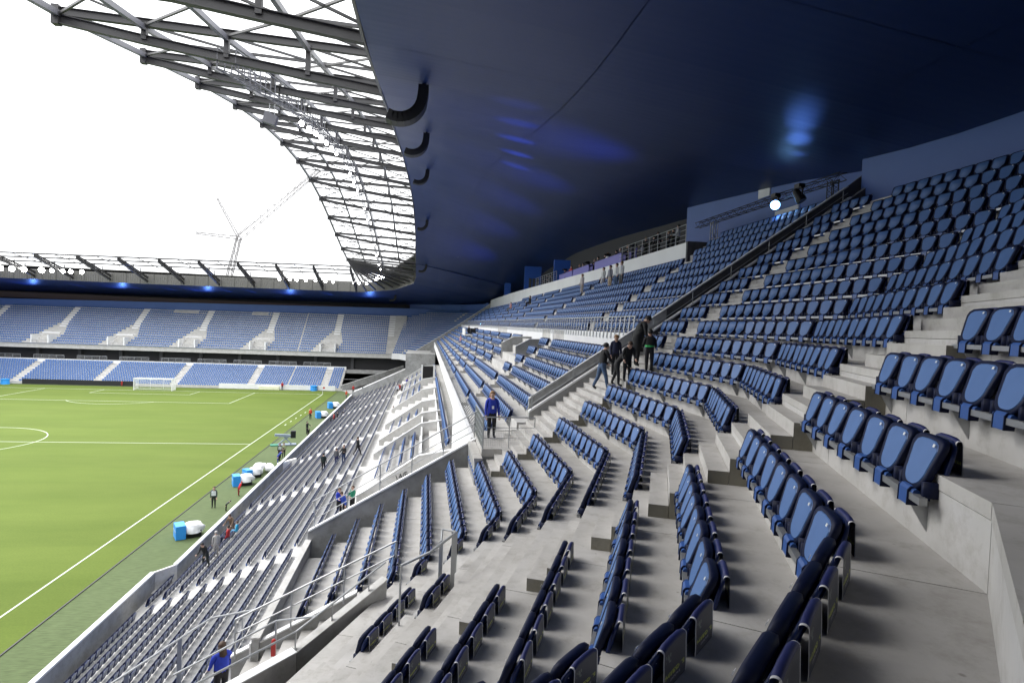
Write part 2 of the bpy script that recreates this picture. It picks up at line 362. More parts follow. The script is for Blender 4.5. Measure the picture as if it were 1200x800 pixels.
# ================================================================== NEAR CORNER TERRACE (we stand in it)
terr = thing('seating_terrace', 'pale concrete stepped terrace of the upper corner stand around the camera', 'terrace', (0, 0, H))
def split(a, b, ka, kb, n):                   # split a strip quad (inner a->b, outer ka->kb) in n slabs with fine joints
    L = hypot(b[0]-a[0], b[1]-a[1]); g = .005/max(L, .1)
    for i in range(n):
        t0 = i/n+g; t1 = (i+1)/n-g
        yield lerp(a, b, t0), lerp(a, b, t1), lerp(ka, kb, t1), lerp(ka, kb, t0)
def jmesh(name, quad, z0, z1, mt, parent, bev=0.0):
    mm = MB(); a, b, c, d = quad; mm.quadprism(a, b, c, d, z0, z1)
    return mm.build(name, mt, parent)
for n in range(-11, 15):
    f = FL(n); xi = XR(n-1) if n > -11 else -3.79
    pin = near_path(xi); pout = near_path(XR(n)+.05 if n < 14 else XR(n)+1.2)
    pris = near_path(XR(n-1)+.004)
    for sgm in range(5):
        a, b, ka, kb = pin[sgm], pin[sgm+1], pout[sgm], pout[sgm+1]
        if n <= -8 and sgm == 0: b = (b[0], 15.1); kb = (kb[0], 15.1)      # the stair exit interrupts the lowest rows
        if n <= -8 and sgm == 1:
            L_ = hypot(b[0]-a[0], b[1]-a[1]); t_ = min(.98, {-8: 3.6, -9: 4.6, -10: 5.4, -11: 6.0}[n]/L_); a = lerp(a, b, t_); ka = lerp(ka, kb, t_)
        k = {0: 3, 1: 3, 2: 2}.get(sgm, 1)
        for q in split(a, b, ka, kb, k):
            # top slab (with nosing) and, set back 4 mm below it, the riser panel
            (x0, y0), (x1, y1), (x2, y2), (x3, y3) = q
            jmesh('tread_slab', q, f-.10, f, M['tread'], terr)
            if n > -11:
                qa = lerp(pris[sgm], pris[sgm+1], .003); qb = lerp(pris[sgm], pris[sgm+1], .997)
        # riser panel for the whole segment
        if n > -11:
            pr0 = near_path(XR(n-1)+.004); pr1 = near_path(XR(n-1)+.12)
            A0, B0_, A1, B1_ = pr0[sgm], pr0[sgm+1], pr1[sgm], pr1[sgm+1]
            if n <= -7 and sgm == 0: B0_ = (B0_[0], 15.1); B1_ = (B1_[0], 15.1)
            if n <= -7 and sgm == 1:
                L_ = hypot(B0_[0]-A0[0], B0_[1]-A0[1]); t_ = min(.98, {-7: 3.6, -8: 3.7, -9: 4.7, -10: 5.5}[n]/L_); A0 = lerp(A0, B0_, t_); A1 = lerp(A1, B1_, t_)
            for q in split(A0, B0_, A1, B1_, k):
                jmesh('riser_panel', q, FL(n-1)-.02, f-.106, M['riser'], terr)
# step blocks in the stairs: two half steps against every riser
def stepblock(corners_at, F, parent):
    # corners_at(off0, off1) -> quad between two offsets in front of the riser
    h = .53/3
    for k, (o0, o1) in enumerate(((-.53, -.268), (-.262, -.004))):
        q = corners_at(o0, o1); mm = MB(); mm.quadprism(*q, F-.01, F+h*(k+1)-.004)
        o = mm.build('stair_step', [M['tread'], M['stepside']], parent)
        # side faces of the blocks take a darker ochre tone
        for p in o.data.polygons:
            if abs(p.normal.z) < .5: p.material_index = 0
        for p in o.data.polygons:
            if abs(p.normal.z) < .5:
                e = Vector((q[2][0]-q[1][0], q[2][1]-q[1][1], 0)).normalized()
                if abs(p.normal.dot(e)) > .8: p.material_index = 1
st1 = thing('stairway', 'broad stair of pale concrete blocks climbing from the lower railing past the nearest seats', 'stairway', (0, 0, H))
st2 = thing('stairway', 'concrete stair beside the dark sloping wall where the children in black climb', 'stairway', (0, 0, H))
TEND = {-7: .8, -6: .8, -5: 1.3, -4: 2.17, -3: 2.88, -2: 3.64, -1: 4.45, 0: 3.98, 1: 3.9, 2: 4.1, 3: 4.5}
TST = {-4: 6.32, -3: 6.17, -2: 5.93, -1: 5.7, 0: 5.8, 1: 5.94, 2: 6.09, 3: 6.4, 4: 6.75}
def tend(n): return TEND.get(n, 4.95 if n > 3 else .8)
def tst(n): return TST.get(n, 6.75+.155*(n-4) if n > 4 else 6.4)
S22, C22 = sin(radians(22.5)), cos(radians(22.5))
for n in range(-7, 14):
    b = near_path(XR(n))[1]
    t0 = max(tend(n), 3.9 if n > -3 else tend(n))+.02; t1 = tst(n)+.05
    if n < -4: t0, t1 = 4.0, 6.3
    def ca(o0, o1, b=b, t0=t0, t1=t1):
        P = lambda t, o: (b[0]-S22*t+C22*o, b[1]-C22*t-S22*o)
        return [P(t1, o0), P(t1, o1), P(t0, o1), P(t0, o0)]
    stepblock(ca, FL(n), st1)
for n in range(-4, 14):
    x = XR(n); y0, y1 = 17.72, (21.0 if n < 3 else 18.93)
    stepblock(lambda o0, o1: [(x+o0, y0), (x+o1, y0), (x+o1, y1), (x+o0, y1)], FL(n), st2)

# ------------------------------------------------------------------ walls around the near corner
def xz_wall(name, pts, y0, y1, mt, parent=None, **kw):        # polygon in x,z(rel) extruded in y
    mm = MB(); mm.extr([(x, y0, z+H) for x, z in pts], (0, y1-y0, 0))
    return mm.build(name, mt, parent, **kw)
wall_d = thing('stair_wall', 'dark sloping concrete wall with pale coping beside the stair of the children in black', 'wall')
xz_wall('wall_panel', [(3.8, -4.9), (17.2, 3.6), (17.2, 6.25), (16.2, 5.5), (8.3, -.05), (3.8, -3.12)], 21.0, 21.16, M['wallc'], wall_d)
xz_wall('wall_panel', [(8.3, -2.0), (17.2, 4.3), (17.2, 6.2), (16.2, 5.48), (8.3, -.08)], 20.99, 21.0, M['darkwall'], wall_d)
xz_wall('coping', [(3.8, -3.12), (8.3, -.05), (16.2, 5.5), (16.2, 5.56), (8.3, .01), (3.8, -3.05)], 20.96, 21.19, M['white'], wall_d)
xz_wall('outer_panel', [(3.8, -4.9), (9.0, -1.55), (9.0, .88), (8.31, .40), (3.84, -2.66)], 21.3, 21.42, M['wallc'], wall_d)
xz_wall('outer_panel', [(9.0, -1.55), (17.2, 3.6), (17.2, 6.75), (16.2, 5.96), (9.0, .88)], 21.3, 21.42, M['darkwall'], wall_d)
xz_wall('coping', [(3.84, -2.66), (8.31, .40), (16.2, 5.96), (16.2, 6.0), (8.31, .44), (3.84, -2.62)], 21.28, 21.44, M['white'], wall_d)
mm = MB()
mm.path([(3.85, 21.05, H-2.55), (8.3, 21.05, H+.45), (16.1, 21.05, H+5.95)], .02)
mm.path([(3.85, 21.05, H-2.85), (8.3, 21.05, H+.15), (16.1, 21.05, H+5.70)], .014)
for k in range(9):
    x = 3.9+k*1.5; z = -2.52+ (x-3.85)*.687
    mm.tube((x, 21.05, H+z-.6), (x, 21.05, H+z), .016)
mm.build('handrail', M['rail'], wall_d)
wall_e = thing('end_wall', 'grey concrete end wall of the corner terrace stepping down towards the pitch with a tube rail', 'wall')
xz_wall('wall_panel', [(2.02, -5.0), (2.02, -4.2), (-3.9, -7.62), (-3.9, -9.2), (-2, -8.2)], 21.5, 21.68, M['wallc'], wall_e)
xz_wall('coping', [(2.02, -4.19), (2.02, -4.13), (-3.9, -7.55), (-3.9, -7.61)], 21.47, 21.71, M['white'], wall_e)
mm = MB()
for dz, r in ((.95, .022), (.55, .014), (.28, .014)):
    mm.tube((2.0, 21.62, H-4.13+dz), (-3.8, 21.62, H-7.5+dz), r)
for k in range(6):
    x = 1.9-k*1.12; z = -4.13+(x-2.0)*.578; mm.tube((x, 21.62, H+z-.1), (x, 21.62, H+z+.95), .02)
mm.build('handrail', M['rail'], wall_e)
# front parapet of the corner terrace
par = thing('front_parapet', 'grey concrete parapet at the foot of the corner terrace above the lower seats', 'wall')
mm = MB(); mm.box(-3.95, -3.78, 14.9, 21.5, H-9.3, H-7.9); mm.build('wall_panel', M['wallc'], par)
mm = MB(); mm.box(-3.97, -3.76, 14.9, 21.5, H-7.897, H-7.86); mm.build('coping', M['riser'], par)
mm = MB(); mm.box(-4.0, -3.96, 14.9, 21.5, H-12.6, H-8.0); mm.build('face_panel', M['white'], par)

# vomitory at the foot of the terrace: two wing walls, rails, floor
vom = thing('stair_exit', 'concrete stair exit with tube rails at the foot of the corner terrace, lower left', 'stairway')
WA, WB, WC = (-.67, 13.3), (-2.30, 11.95), (-4.3, 9.9)
mm = MB(); mm.extr([(*WA, H-8.6), (*WA, H-5.80), (*WB, H-6.62), (*WB, H-9.6)], (-.10, .12, 0)); mm.build('wing_wall', M['wallc'], vom)
mm = MB(); mm.extr([(WA[0]+.02, WA[1]-.02, H-5.797), (WA[0]+.02, WA[1]-.02, H-5.77), (WB[0]+.02, WB[1]-.02, H-6.59), (WB[0]+.02, WB[1]-.02, H-6.617)], (-.14, .16, 0)); mm.build('coping', M['riser'], vom)
mm = MB(); mm.extr([(WB[0]-.01, WB[1]-.01, H-9.6), (WB[0]-.01, WB[1]-.01, H-6.62), (*WC, H-6.80), (*WC, H-9.6)], (-.10, .12, 0)); mm.build('front_wall', M['riser'], vom)
mm = MB(); mm.extr([(WB[0]+.01, WB[1]-.03, H-6.617), (WB[0]+.01, WB[1]-.03, H-6.59), (WC[0]+.02, WC[1]-.02, H-6.77), (WC[0]+.02, WC[1]-.02, H-6.797)], (-.15, .17, 0)); mm.build('coping', M['white'], vom)
for k in range(11):
    P = lambda s, o: (WA[0]-.77*s+.64*o, WA[1]-.64*s-.77*o)
    s0 = -.1+k*.27; s1 = s0+.275
    mm = MB(); mm.quadprism(P(s1, .03), P(s1, 1.05), P(s0, 1.05), P(s0, .03), H-8.9, H-6.25-.19*k); mm.build('stair_step', M['tread'], vom)
mm = MB(); mm.extr([(-1.5, 15.05, H-6.9), (-1.9, 15.05, H-7.1), (-4.45, 15.05, H-8.42), (-4.45, 15.05, H-10.4), (-1.5, 15.05, H-9.0)], (0, .14, 0)); mm.build('wing_wall', M['wallc'], vom)
mm = MB(); mm.extr([(-1.5, 15.02, H-6.89), (-4.47, 15.02, H-8.41), (-4.47, 15.02, H-8.37), (-1.5, 15.02, H-6.85)], (0, .2, 0)); mm.build('coping', M['white'], vom)
for k in range(8):
    x = -.7-k*.42
    mm = MB(); mm.box(x-.42, x, 13.2-k*.33, 15.04, H-8.3-k*.19-.6, H-6.9-k*.22); mm.build('stair_step', M['tread'], vom)
mm = MB(); mm.box(-7.0, -4.04, 12.2, 15.05, H-9.9, H-9.75); mm.build('landing', M['tread'], vom)
mm = MB()
A_, B_ = (-.55, 14.98, H-5.55), (-4.35, 14.98, H-7.42)
mm.path([(-.55, 14.98, H-6.1), (-.55, 14.98, H-5.6), A_, B_, (-4.35, 14.98, H-8.4)], .024)
mm.tube((-.6, 14.98, H-5.92), (-4.35, 14.98, H-7.78), .018)
for t in (.33, .66): 
    p = lerp(A_, B_, t); mm.tube(p, (p[0], p[1], p[2]-.95), .022)
mm.build('handrail', M['rail'], vom)
mm = MB()
A_, B_ = (-.72, 13.36, H-5.42), (-2.35, 12.01, H-6.24)
mm.path([A_, B_, (-4.3, 9.96, H-6.4)], .022); mm.path([(-2.0, 12.3, H-6.08), (-3.0, 13.2, H-6.6), (-4.6, 12.0, H-7.0)], .022); mm.path([(-3.0, 13.2, H-6.6), (-3.0, 13.2, H-7.4)], .022)
for t in (.2, .62, 1.0):
    p = lerp(A_, B_, t); mm.bar((p[0], p[1], p[2]-.42), p, .06, .02)
mm.build('handrail', M['rail'], vom)
mm = MB(); mm.box(-2.95, -2.87, 12.60, 12.68, H-7.05, H-6.75); mm.ball((-2.91, 12.64, H-6.74), .045); mm.build('fire_extinguisher', M['red'], vom)
# lower stair rails further left
lr = thing('stair_rail', 'long galvanised tube rail with flat posts crossing the lower seats at the bottom left', 'railing')
mm = MB()
P0, P1, P2 = (-8.9, 14.6, H-10.0), (-6.0, 18.3, H-9.0), (-4.75, 18.7, H-8.96)
mm.path([P0, P1, P2], .03, 10); mm.build('top_rail', M['rail'], lr)
for t in (.2, .5, .8):
    p = lerp(P0, P1, t); mm = MB(); mm.bar((p[0], p[1], p[2]-1.3), p, .12, .03, upv=(0, 1, 0)); mm.build('post', M['rail'], lr)
mm = MB(); mm.tube((-5.2, 18.6, H-10.1), (-5.2, 18.6, H-8.96), .02); mm.tube((-4.4, 17.7, H-9.9), (-4.4, 17.7, H-8.9), .03)
mm.path([(-4.4, 17.7, H-8.9), (-3.95, 19.5, H-8.0)], .022); mm.build('post', M['rail'], lr)

# nearest guard rail on the stair: three flat posts and a bent tube
gr = thing('guard_rail', 'steel guard rail with flat posts standing on the broad stair behind two folded seats', 'railing')
PG = [(-.27, 9.66, -5.1), (.41, 10.7, -5.1), (.60, 10.1, -4.75), (.70, 11.2, -5.1)]
mm = MB(); mm.tube((PG[0][0], PG[0][1], H+PG[0][2]), (PG[0][0], PG[0][1], H+PG[0][2]+1.12), .018); mm.build('post', M['rail'], gr)
for p in (PG[1], PG[2], PG[3]):
    mm = MB(); mm.bar((p[0], p[1], H+p[2]-.02), (p[0], p[1], H+p[2]+1.12), .07, .03, upv=(0, 1, 0)); mm.build('post', M['rail'], gr)
mm = MB(); tp = [(p[0], p[1], H+p[2]+1.12) for p in PG]
mm.path([tp[0], (.2, 9.8, H-3.82), tp[2]], .024); mm.path([tp[2], tp[3], (.45, 11.4, H-4.0), tp[1]], .02); mm.build('top_rail', M['rail'], gr)

# landing with mesh cage
land = thing('landing_platform', 'raised landing with galvanised mesh railing where the man in the blue jacket stands', 'landing', group=None)
mm = MB(); mm.box(1.95, 3.78, 19.3, 22.6, H-4.35, H-4.1); mm.build('floor_slab', M['tread'], land)
mm = MB(); mm.box(2.0, 3.75, 19.34, 21.4, H-5.9, H-4.36); mm.build('base_block', M['wallc'], land)
mm = MB(); mm.box(1.66, 1.93, 18.7, 21.48, H-4.40, H-4.28); mm.build('side_block', M['tread'], land); mm = MB(); mm.box(1.68, 1.92, 18.72, 21.46, H-5.8, H-4.405); mm.build('side_block', M['wallc'], land)
def railing(name, a, b, hgt, parent, bars=3, posts=2, mesh_=False, r=.018, mt='rail', infill=0):
    mm = MB(); a = Vector(a); b = Vector(b)
    mm.tube(a+Vector((0, 0, hgt)), b+Vector((0, 0, hgt)), r*1.2)
    for i in range(1, bars):
        z = hgt*i/bars; mm.tube(a+Vector((0, 0, z)), b+Vector((0, 0, z)), r*.6, 6)
    for i in range(posts):
        p = a.lerp(b, i/(posts-1)); mm.tube(p, p+Vector((0, 0, hgt)), r)
    if mesh_:
        L = (b-a).length; k = int(L/.06)
        for i in range(k+1): p = a.lerp(b, i/k); mm.tube(p+Vector((0, 0, .05)), p+Vector((0, 0, hgt*mesh_)), .003, 4)
        for i in range(int(hgt*mesh_/.06)): z = .05+i*.06; mm.tube(a+Vector((0, 0, z)), b+Vector((0, 0, z)), .003, 4)
    if infill:
        k = int((b-a).length/infill)
        for i in range(k+1): p = a.lerp(b, i/k); mm.tube(p, p+Vector((0, 0, hgt)), .006, 5)
    return mm.build(name, M[mt], parent)
railing('mesh_railing', (2.0, 19.36, H-4.1), (3.72, 19.36, H-4.1), 1.05, land, 3, 3, .62)
railing('mesh_railing', (1.98, 19.36, H-4.1), (1.98, 22.3, H-4.1), 1.05, land, 5, 6, 0, infill=.12)

# blue back wall of the corner
bwall = thing('back_wall', 'plain blue rear wall above the top seats under the dark roof', 'wall')
for sgm in range(4):
    a = near_path(16.8)[sgm]; b = near_path(16.8)[sgm+1]; c = near_path(17.05)[sgm+1]; d = near_path(17.05)[sgm]
    if sgm == 0: a = (a[0], 21.24); d = (d[0], 21.24)
    nseg = 6
    for i in range(nseg):
        p, q, r_, s_ = lerp(a, b, i/nseg), lerp(a, b, (i+1)/nseg), lerp(d, c, (i+1)/nseg), lerp(d, c, i/nseg)
        zt = lambda pt: H+edge_z(pt[1])+(back_z(pt[1])-edge_z(pt[1]))*min(1, (pt[0]-edge_x(pt[1]))/(17.5-edge_x(pt[1])))+.05
        mm = MB(); mm.hexa([(*p, H+4), (*q, H+4), (*r_, H+4), (*s_, H+4), (*p, zt(p)), (*q, zt(q)), (*r_, zt(q)), (*s_, zt(p))])
        mm.build('wall_panel', M['bluewall'], bwall)

# ================================================================== SIDE STAND beyond the sloping wall
side = thing('side_stand', 'long grandstand along the touchline with pale concrete rows and a balcony tier', 'grandstand')
YS0, YS1 = 21.44, 135.7
def rowstep(xa, xb, za, zb, y0, y1, parent, name='terrace_step', mt='riser'):
    mm = MB(); mm.box(xa, xb, y0, y1, za, zb); return mm.build(name, M[mt], parent)
for n in range(-4, 4):
    f = FL(n); x0 = XR(n-1) if n > -4 else 2.0
    rowstep(x0, (XR(n)+.05 if n < 3 else 7.97+.1), H+f-.6, H+f, YS0 if n > -3 else 22.7, YS1, side)
mm = MB(); mm.box(1.86, 2.02, 22.65, 134.5, H-5.4, H-4.38); mm.build('front_parapet', M['white'], side)
# picket brackets and rail on that parapet
mm = MB()
for k in range(int((134-23)/.62)):
    y = 23+k*.62; mm.bar((2.05, y, H-4.38), (2.28, y, H-4.08), .03, .03)
mm.tube((2.28, 22.8, H-4.06), (2.28, 134.3, H-4.06), .02); mm.build('parapet_rail', M['rail'], side)
# steps in the stairs of the middle tier
AIS = [33.9, 49.7, 57.8, 66.0, 74.2, 82.4, 90.6, 98.8, 107.0, 115.2, 123.4]
for y in AIS:
    for n in range(-4, 3):
        if y == 49.7 and n > 1: continue
        mm = MB(); x = XR(n); mm.box(x-.52, x-.26, y-.58, y+.58, H+FL(n)-.01, H+FL(n)+.175); mm.box(x-.26, x-.003, y-.58, y+.58, H+FL(n)-.01, H+FL(n)+.35)
        mm.build('stair_step', [M['tread']], side)
# wall under the balcony with its two dark openings
DOORS = [(33.6, 36.6), (37.4, 40.0), (58, 66)]
ys = [YS0] + [v for d in DOORS for v in d] + [YS1]
for a, b in zip(ys[::2], ys[1::2]):
    mm = MB(); mm.box(7.97, 8.2, a, b, H-1.0, H-.15); mm.build('box_wall', M['white'], side)
mm = MB(); mm.box(7.965, 8.21, YS0, YS1, H-.15, H-.10); mm.build('wall_band', M['white'], side)
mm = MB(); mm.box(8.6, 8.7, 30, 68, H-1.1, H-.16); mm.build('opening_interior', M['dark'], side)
mm = MB(); mm.box(8.0, 8.7, 36.6, 37.4, H-1.0, H-.16); mm.build('opening_pier', M['wallc'], side)
# balcony rows
for n in range(4, 16):
    f = FL(n) if n > 4 else -.13
    x0 = XR(n-1) if n > 4 else 8.0
    y1 = YS1 if n < 12 else 32.0
    rowstep(x0, XR(n)+.05, H+f-.6, H+f, YS0, y1, side)
mm = MB(); mm.extr([(14.5, 32.0, H+3.2), (14.5, YS1, H+3.2), (14.5, YS1, H+5.75), (14.5, 101, H+5.72), (14.5, 49.7, H+5.2), (14.5, 32.0, H+5.15)], (.25, 0, 0)); mm.build('upper_wall', M['white'], side)
mm = MB(); mm.box(14.75, 19.6, 32.25, YS1, H+4.2, H+4.75); mm.build('gallery_floor', M['wallc'], side)
mm = MB(); mm.box(14.5, 18.0, 31.8, 32.0, H+3.4, H+5.2); mm.build('upper_wall', M['darkwall'], side)
mm = MB()
mm.tube((8.02, 21.9, H+.56), (8.02, 134, H+.56), .03); mm.tube((8.02, 21.9, H+.30), (8.02, 134, H+.30), .012, 5); mm.tube((8.02, 21.9, H+.08), (8.02, 134, H+.08), .012, 5)
mm.build('balcony_rail', M['rail'], side)
npk = int((134-22)/.55)
mm = MB()
for k in range(npk):
    y = 22+k*.55; mm.bar((7.93, y, H-.36), (8.0, y, H+.55), .018, .10, upv=(0, 1, 0))
mm.build('picket', M['steel'], side, kind='stuff')
# blue rear wall right of the gallery
mm = MB(); mm.hexa([(18.0, 21.45, H+3.8), (18.2, 21.45, H+3.8), (18.2, 39.8, H+4.2), (18.0, 39.8, H+4.2), (18.0, 21.45, H+7.1), (18.2, 21.45, H+7.1), (18.2, 39.8, H+9.05), (18.0, 39.8, H+9.05)])
mm.build('rear_wall', M['bluewall'], side)
mm = MB(); mm.box(17.2, 18.2, 21.24, 21.44, H+3.6, H+7.0); mm.build('rear_wall', M['bluewall'], side)
mm = MB(); mm.box(19.4, 19.6, 39.8, YS1, H+4.2, H+11.5); mm.build('rear_wall', M['dark'], side)
mm = MB(); mm.box(18.2, 19.5, 39.6, 39.8, H+4.2, H+10); mm.build('rear_wall', M['dark'], side)
mm = MB(); mm.box(17.93, 17.99, 26.9, 28.9, H+5.5, H+6.55); mm.build('door_panel', M['white'], side)
mm = MB(); mm.box(17.94, 17.995, 29.5, 30.6, H+7.55, H+8.1); mm.build('door_panel', M['white'], side)
mm = MB(); mm.box(15.2, 17.9, 92.9, 93.1, H+4.75, H+9.6); mm.build('gallery_wall', M['bluebright'], side)
for k in range(3):
    mm = MB(); mm.box(15.9+k*.6, 16.35+k*.6, 92.86, 92.89, H+6.2, H+7.7); mm.build('window_pane', M['glass'], side)
mm = MB(); mm.box(14.8, 16.8, 69, 69.2, H+4.75, H+8.1); mm.build('gallery_wall', M['bluebright'], side)
mm = MB(); mm.box(14.8, 16.0, 114, 114.2, H+4.75, H+8.3); mm.build('gallery_wall', M['bluebright'], side)
# gallery front railing and desks with violet light in their colour
for a, b in ((32.3, 44.2), (66.5, 80.0)):
    mm = MB(); 
    for k, dz in enumerate((1.05, .75, .45, .2)): mm.tube((14.6, a, H+5.18+(a-32)*.008+dz), (14.6, b, H+5.18+(b-32)*.008+dz), .025 if k == 0 else .014, 6)
    for k in range(int((b-a)/1.4)+1): y = a+k*1.4; mm.tube((14.6, y, H+5.1), (14.6, y, H+6.25+(y-32)*.008), .022, 6)
    mm.build('gallery_rail', M['rail'], side)
for a, b in ((44.6, 52.0), (54.0, 60.0), (60.4, 66.4)):
    d = thing('press_desk', 'violet-fronted press desk on the gallery above the white wall, %s' % {44.6: 'nearest of three', 54.0: 'middle of three', 60.4: 'farthest of three'}[a], 'desk', (14.9, (a+b)/2, H+4.75))
    hl = (b-a)/2
    mm = MB(); mm.box(0, .06, -hl, hl, 0, 1.25); mm.build('front_panel', M['violet'], d)
    mm = MB(); mm.box(-.03, .6, -hl, hl, 1.253, 1.3); mm.build('desk_top', M['violet'], d)
    mm = MB(); mm.box(1.2, 1.28, -hl, hl, .3, 1.75); mm.build('rear_panel', M['violet'], d)
# wing walls of the opening in the middle tier, steps with blue mat
mw = thing('stair_opening', 'grey wing walls and blue mat of the opening below the two dark doors', 'stairway')
for y in (37.2, 44.2):
    xz_wall('wing_wall', [(5.7, -2.7), (7.95, -1.1), (7.95, -.78), (6.6, -.82), (5.7, -1.32)], y, y+.16, M['wallc'], mw)
    mm = MB(); mm.extr([(5.68, y-.02, H-1.32), (6.6, y-.02, H-.82), (7.95, y-.02, H-.78), (7.95, y-.02, H-.74), (6.58, y-.02, H-.78), (5.68, y-.02, H-1.28)], (0, .2, 0)); mm.build('coping', M['white'], mw)
mm = MB(); mm.box(5.9, 6.9, 37.4, 39.3, H-1.92, H-1.90); mm.build('floor_mat', M['bluefloor'], mw)

# ================================================================== LOWER TIER of the side
low = thing('lower_stand', 'white concrete lower tier between the pitch wall and the grey inner walls', 'grandstand')
def LX(i): return -13.7+.862*i
def LZ(i): return 1.0+.36*i                    # seat-top height above the pitch
LY0, LY1 = 9.0, 122.0
for i in range(-1, 11):
    y1 = LY1 if i >= 0 else 36.6
    mm = MB(); mm.box(LX(i)-.83, LX(i)+.09, LY0, y1, LZ(i)-1.3, max(.02, LZ(i)-.80)); mm.build('terrace_step', M['riser'], low)
mm = MB(); mm.box(-15.12, -13.6, 36.0, 37.9, -.2, .18); mm.build('front_walkway', M['riser'], low)
mm = MB(); mm.box(LX(10)+.04, -3.95, LY0, 118, 3.2, 4.12); mm.build('walkway', M['riser'], low)
for k in range(1, 10):                          # steeper rows above the walkway
    x0 = -5.08+.8*k+.03+.8; f = H-11.77+.42*k-.35
    mm = MB(); mm.box(x0-.8-.02, x0+.05, 38.3, 118, f-.6, f); mm.build('terrace_step', M['riser'], low)
mm = MB(); mm.box(-4.0, 3.0, 21.9, 38.0, 3.2, 4.10); mm.build('walkway', M['riser'], low)
mm = MB(); mm.box(1.9, 2.4, 21.9, 38.2, 4.1, H-5.42); mm.build('inner_wall', M['white'], low)
for ya in (33.6, 49.6, 65.6, 81.6, 97.6, 113.6):       # pale steps in the stairs of the lower tier
    for i in range(0, 10):
        mm = MB(); mm.box(LX(i)-.28, LX(i)+.087, ya-.6, ya+.6, LZ(i)-.81, LZ(i)-.62); mm.build('stair_step', M['riser'], low)
# pitch wall
pw = thing('pitch_wall', 'low white concrete wall between the touchline turf and the front row', 'wall')
mm = MB(); mm.box(-15.35, -15.12, LY0, 36.5, -.1, 1.15); mm.build('wall_panel', M['wallc'], pw)
mm = MB(); mm.box(-15.36, -15.11, LY0, 36.5, 1.153, 1.25); mm.build('coping', M['white'], pw)
mm = MB(); mm.box(-14.55, -14.35, 37.6, 129.6, -.1, 1.15); mm.build('wall_panel', M['wallc'], pw)
mm = MB(); mm.box(-14.57, -14.33, 37.6, 129.6, 1.153, 1.25); mm.build('coping', M['white'], pw)
mm = MB(); mm.quadprism((-15.35, 36.5), (-15.15, 36.5), (-14.35, 37.6), (-14.55, 37.6), -.1, 1.2); mm.build('gate_panel', M['riser'], pw)
for k in range(6):
    mm = MB(); y = 64+k*.01
mm = MB(); mm.quadprism((-14.9, 63.9), (-14.6, 63.6), (-13.4, 66.2), (-13.6, 66.4), -.1, 1.1); mm.build('gate_panel', M['white'], pw)
# wing walls of the openings in the upper half of the lower tier
def LLz(x): return 4.60+(x+5.08)*.525           # local floor slope line (seat top)
WY = [(38.2, 'nearest'), (50.4, 'second'), (56.2, 'third'), (64.6, 'fourth'), (76.2, 'fifth'), (90.2, 'sixth'), (104.0, 'seventh'), (117.0, 'farthest')]
for y, nm in WY:
    ww = thing('wing_wall', 'sloping pale grey wing wall of the lower stand, %s of the row from the viewer' % nm, 'wall', group='sloping wing walls of the lower stand')
    xz_wall('wall_panel', [(-4.02, 3.9-H), (1.95, 6.6-H), (1.95, 8.15-H), (-.2, 7.75-H), (-4.02, LLz(-4.02)-.05-H)], y, y+.22, M['riser'], ww)
    mm = MB(); mm.extr([(-4.05, y-.03, LLz(-4.02)-.05), (-.2, y-.03, 7.75), (1.95, y-.03, 8.15), (1.95, y-.03, 8.2), (-.2, y-.03, 7.8), (-4.05, y-.03, LLz(-4.02))], (0, .28, 0)); mm.build('coping', M['white'], ww)
    if y in (38.2, 50.4):
        cu = bpy.data.curves.new('block_number', 'FONT'); cu.body = '14/E'; cu.size = .5; cu.extrude = .004; cu.materials.append(M['black']); cu.resolution_u = 3
        to = bpy.data.objects.new('block_number', cu); COL.objects.link(to); to.parent = ww
        to.location = (-1.6, y-.035, 6.15) if y == 38.2 else (-1.25, y-.035, 6.45); to.rotation_euler = (radians(90), radians(-20) if y == 38.2 else 0, 0)
cor = thing('side_corridor', 'narrow walkway with white side walls and blue mat leading to a dark doorway', 'walkway')
mm = MB(); mm.box(-.14, -.02, 38.3, 62, 5.6, 7.5); mm.build('side_wall', M['white'], cor)
mm = MB(); mm.box(1.22, 1.34, 38.3, 76, 6.2, 7.98); mm.build('side_wall', M['white'], cor)
mm = MB(); mm.box(-.02, 1.22, 38.4, 92, 5.75, 6.62); mm.build('walkway_floor', M['wallc'], cor)
mm = MB(); mm.box(.02, 1.18, 54.5, 64, 6.62, 6.64); mm.build('floor_mat', M['bluefloor'], cor)
mm = MB(); mm.box(-.3, 1.3, 92.0, 92.3, 6.6, 9.6); mm.build('doorway', M['black'], cor)
mm = MB(); mm.box(-.55, -.3, 91.8, 92.4, 5, 9.8); mm.box(1.3, 1.6, 91.8, 92.4, 5, 9.8); mm.build('door_jamb', M['white'], cor)
mm = MB(); mm.box(-3.8, 1.95, 117.4, 131, 4.0, H-6.2); mm.build('end_block', M['wallc'], low)
xz_wall('end_wall', [(-15.0, 0-H), (-4, 3-H), (2, 6-H), (2, H-H-5.2), (-4.2, -10.0), (-14.9, 1.3-H)], 122.2, 122.5, M['wallc'], low)

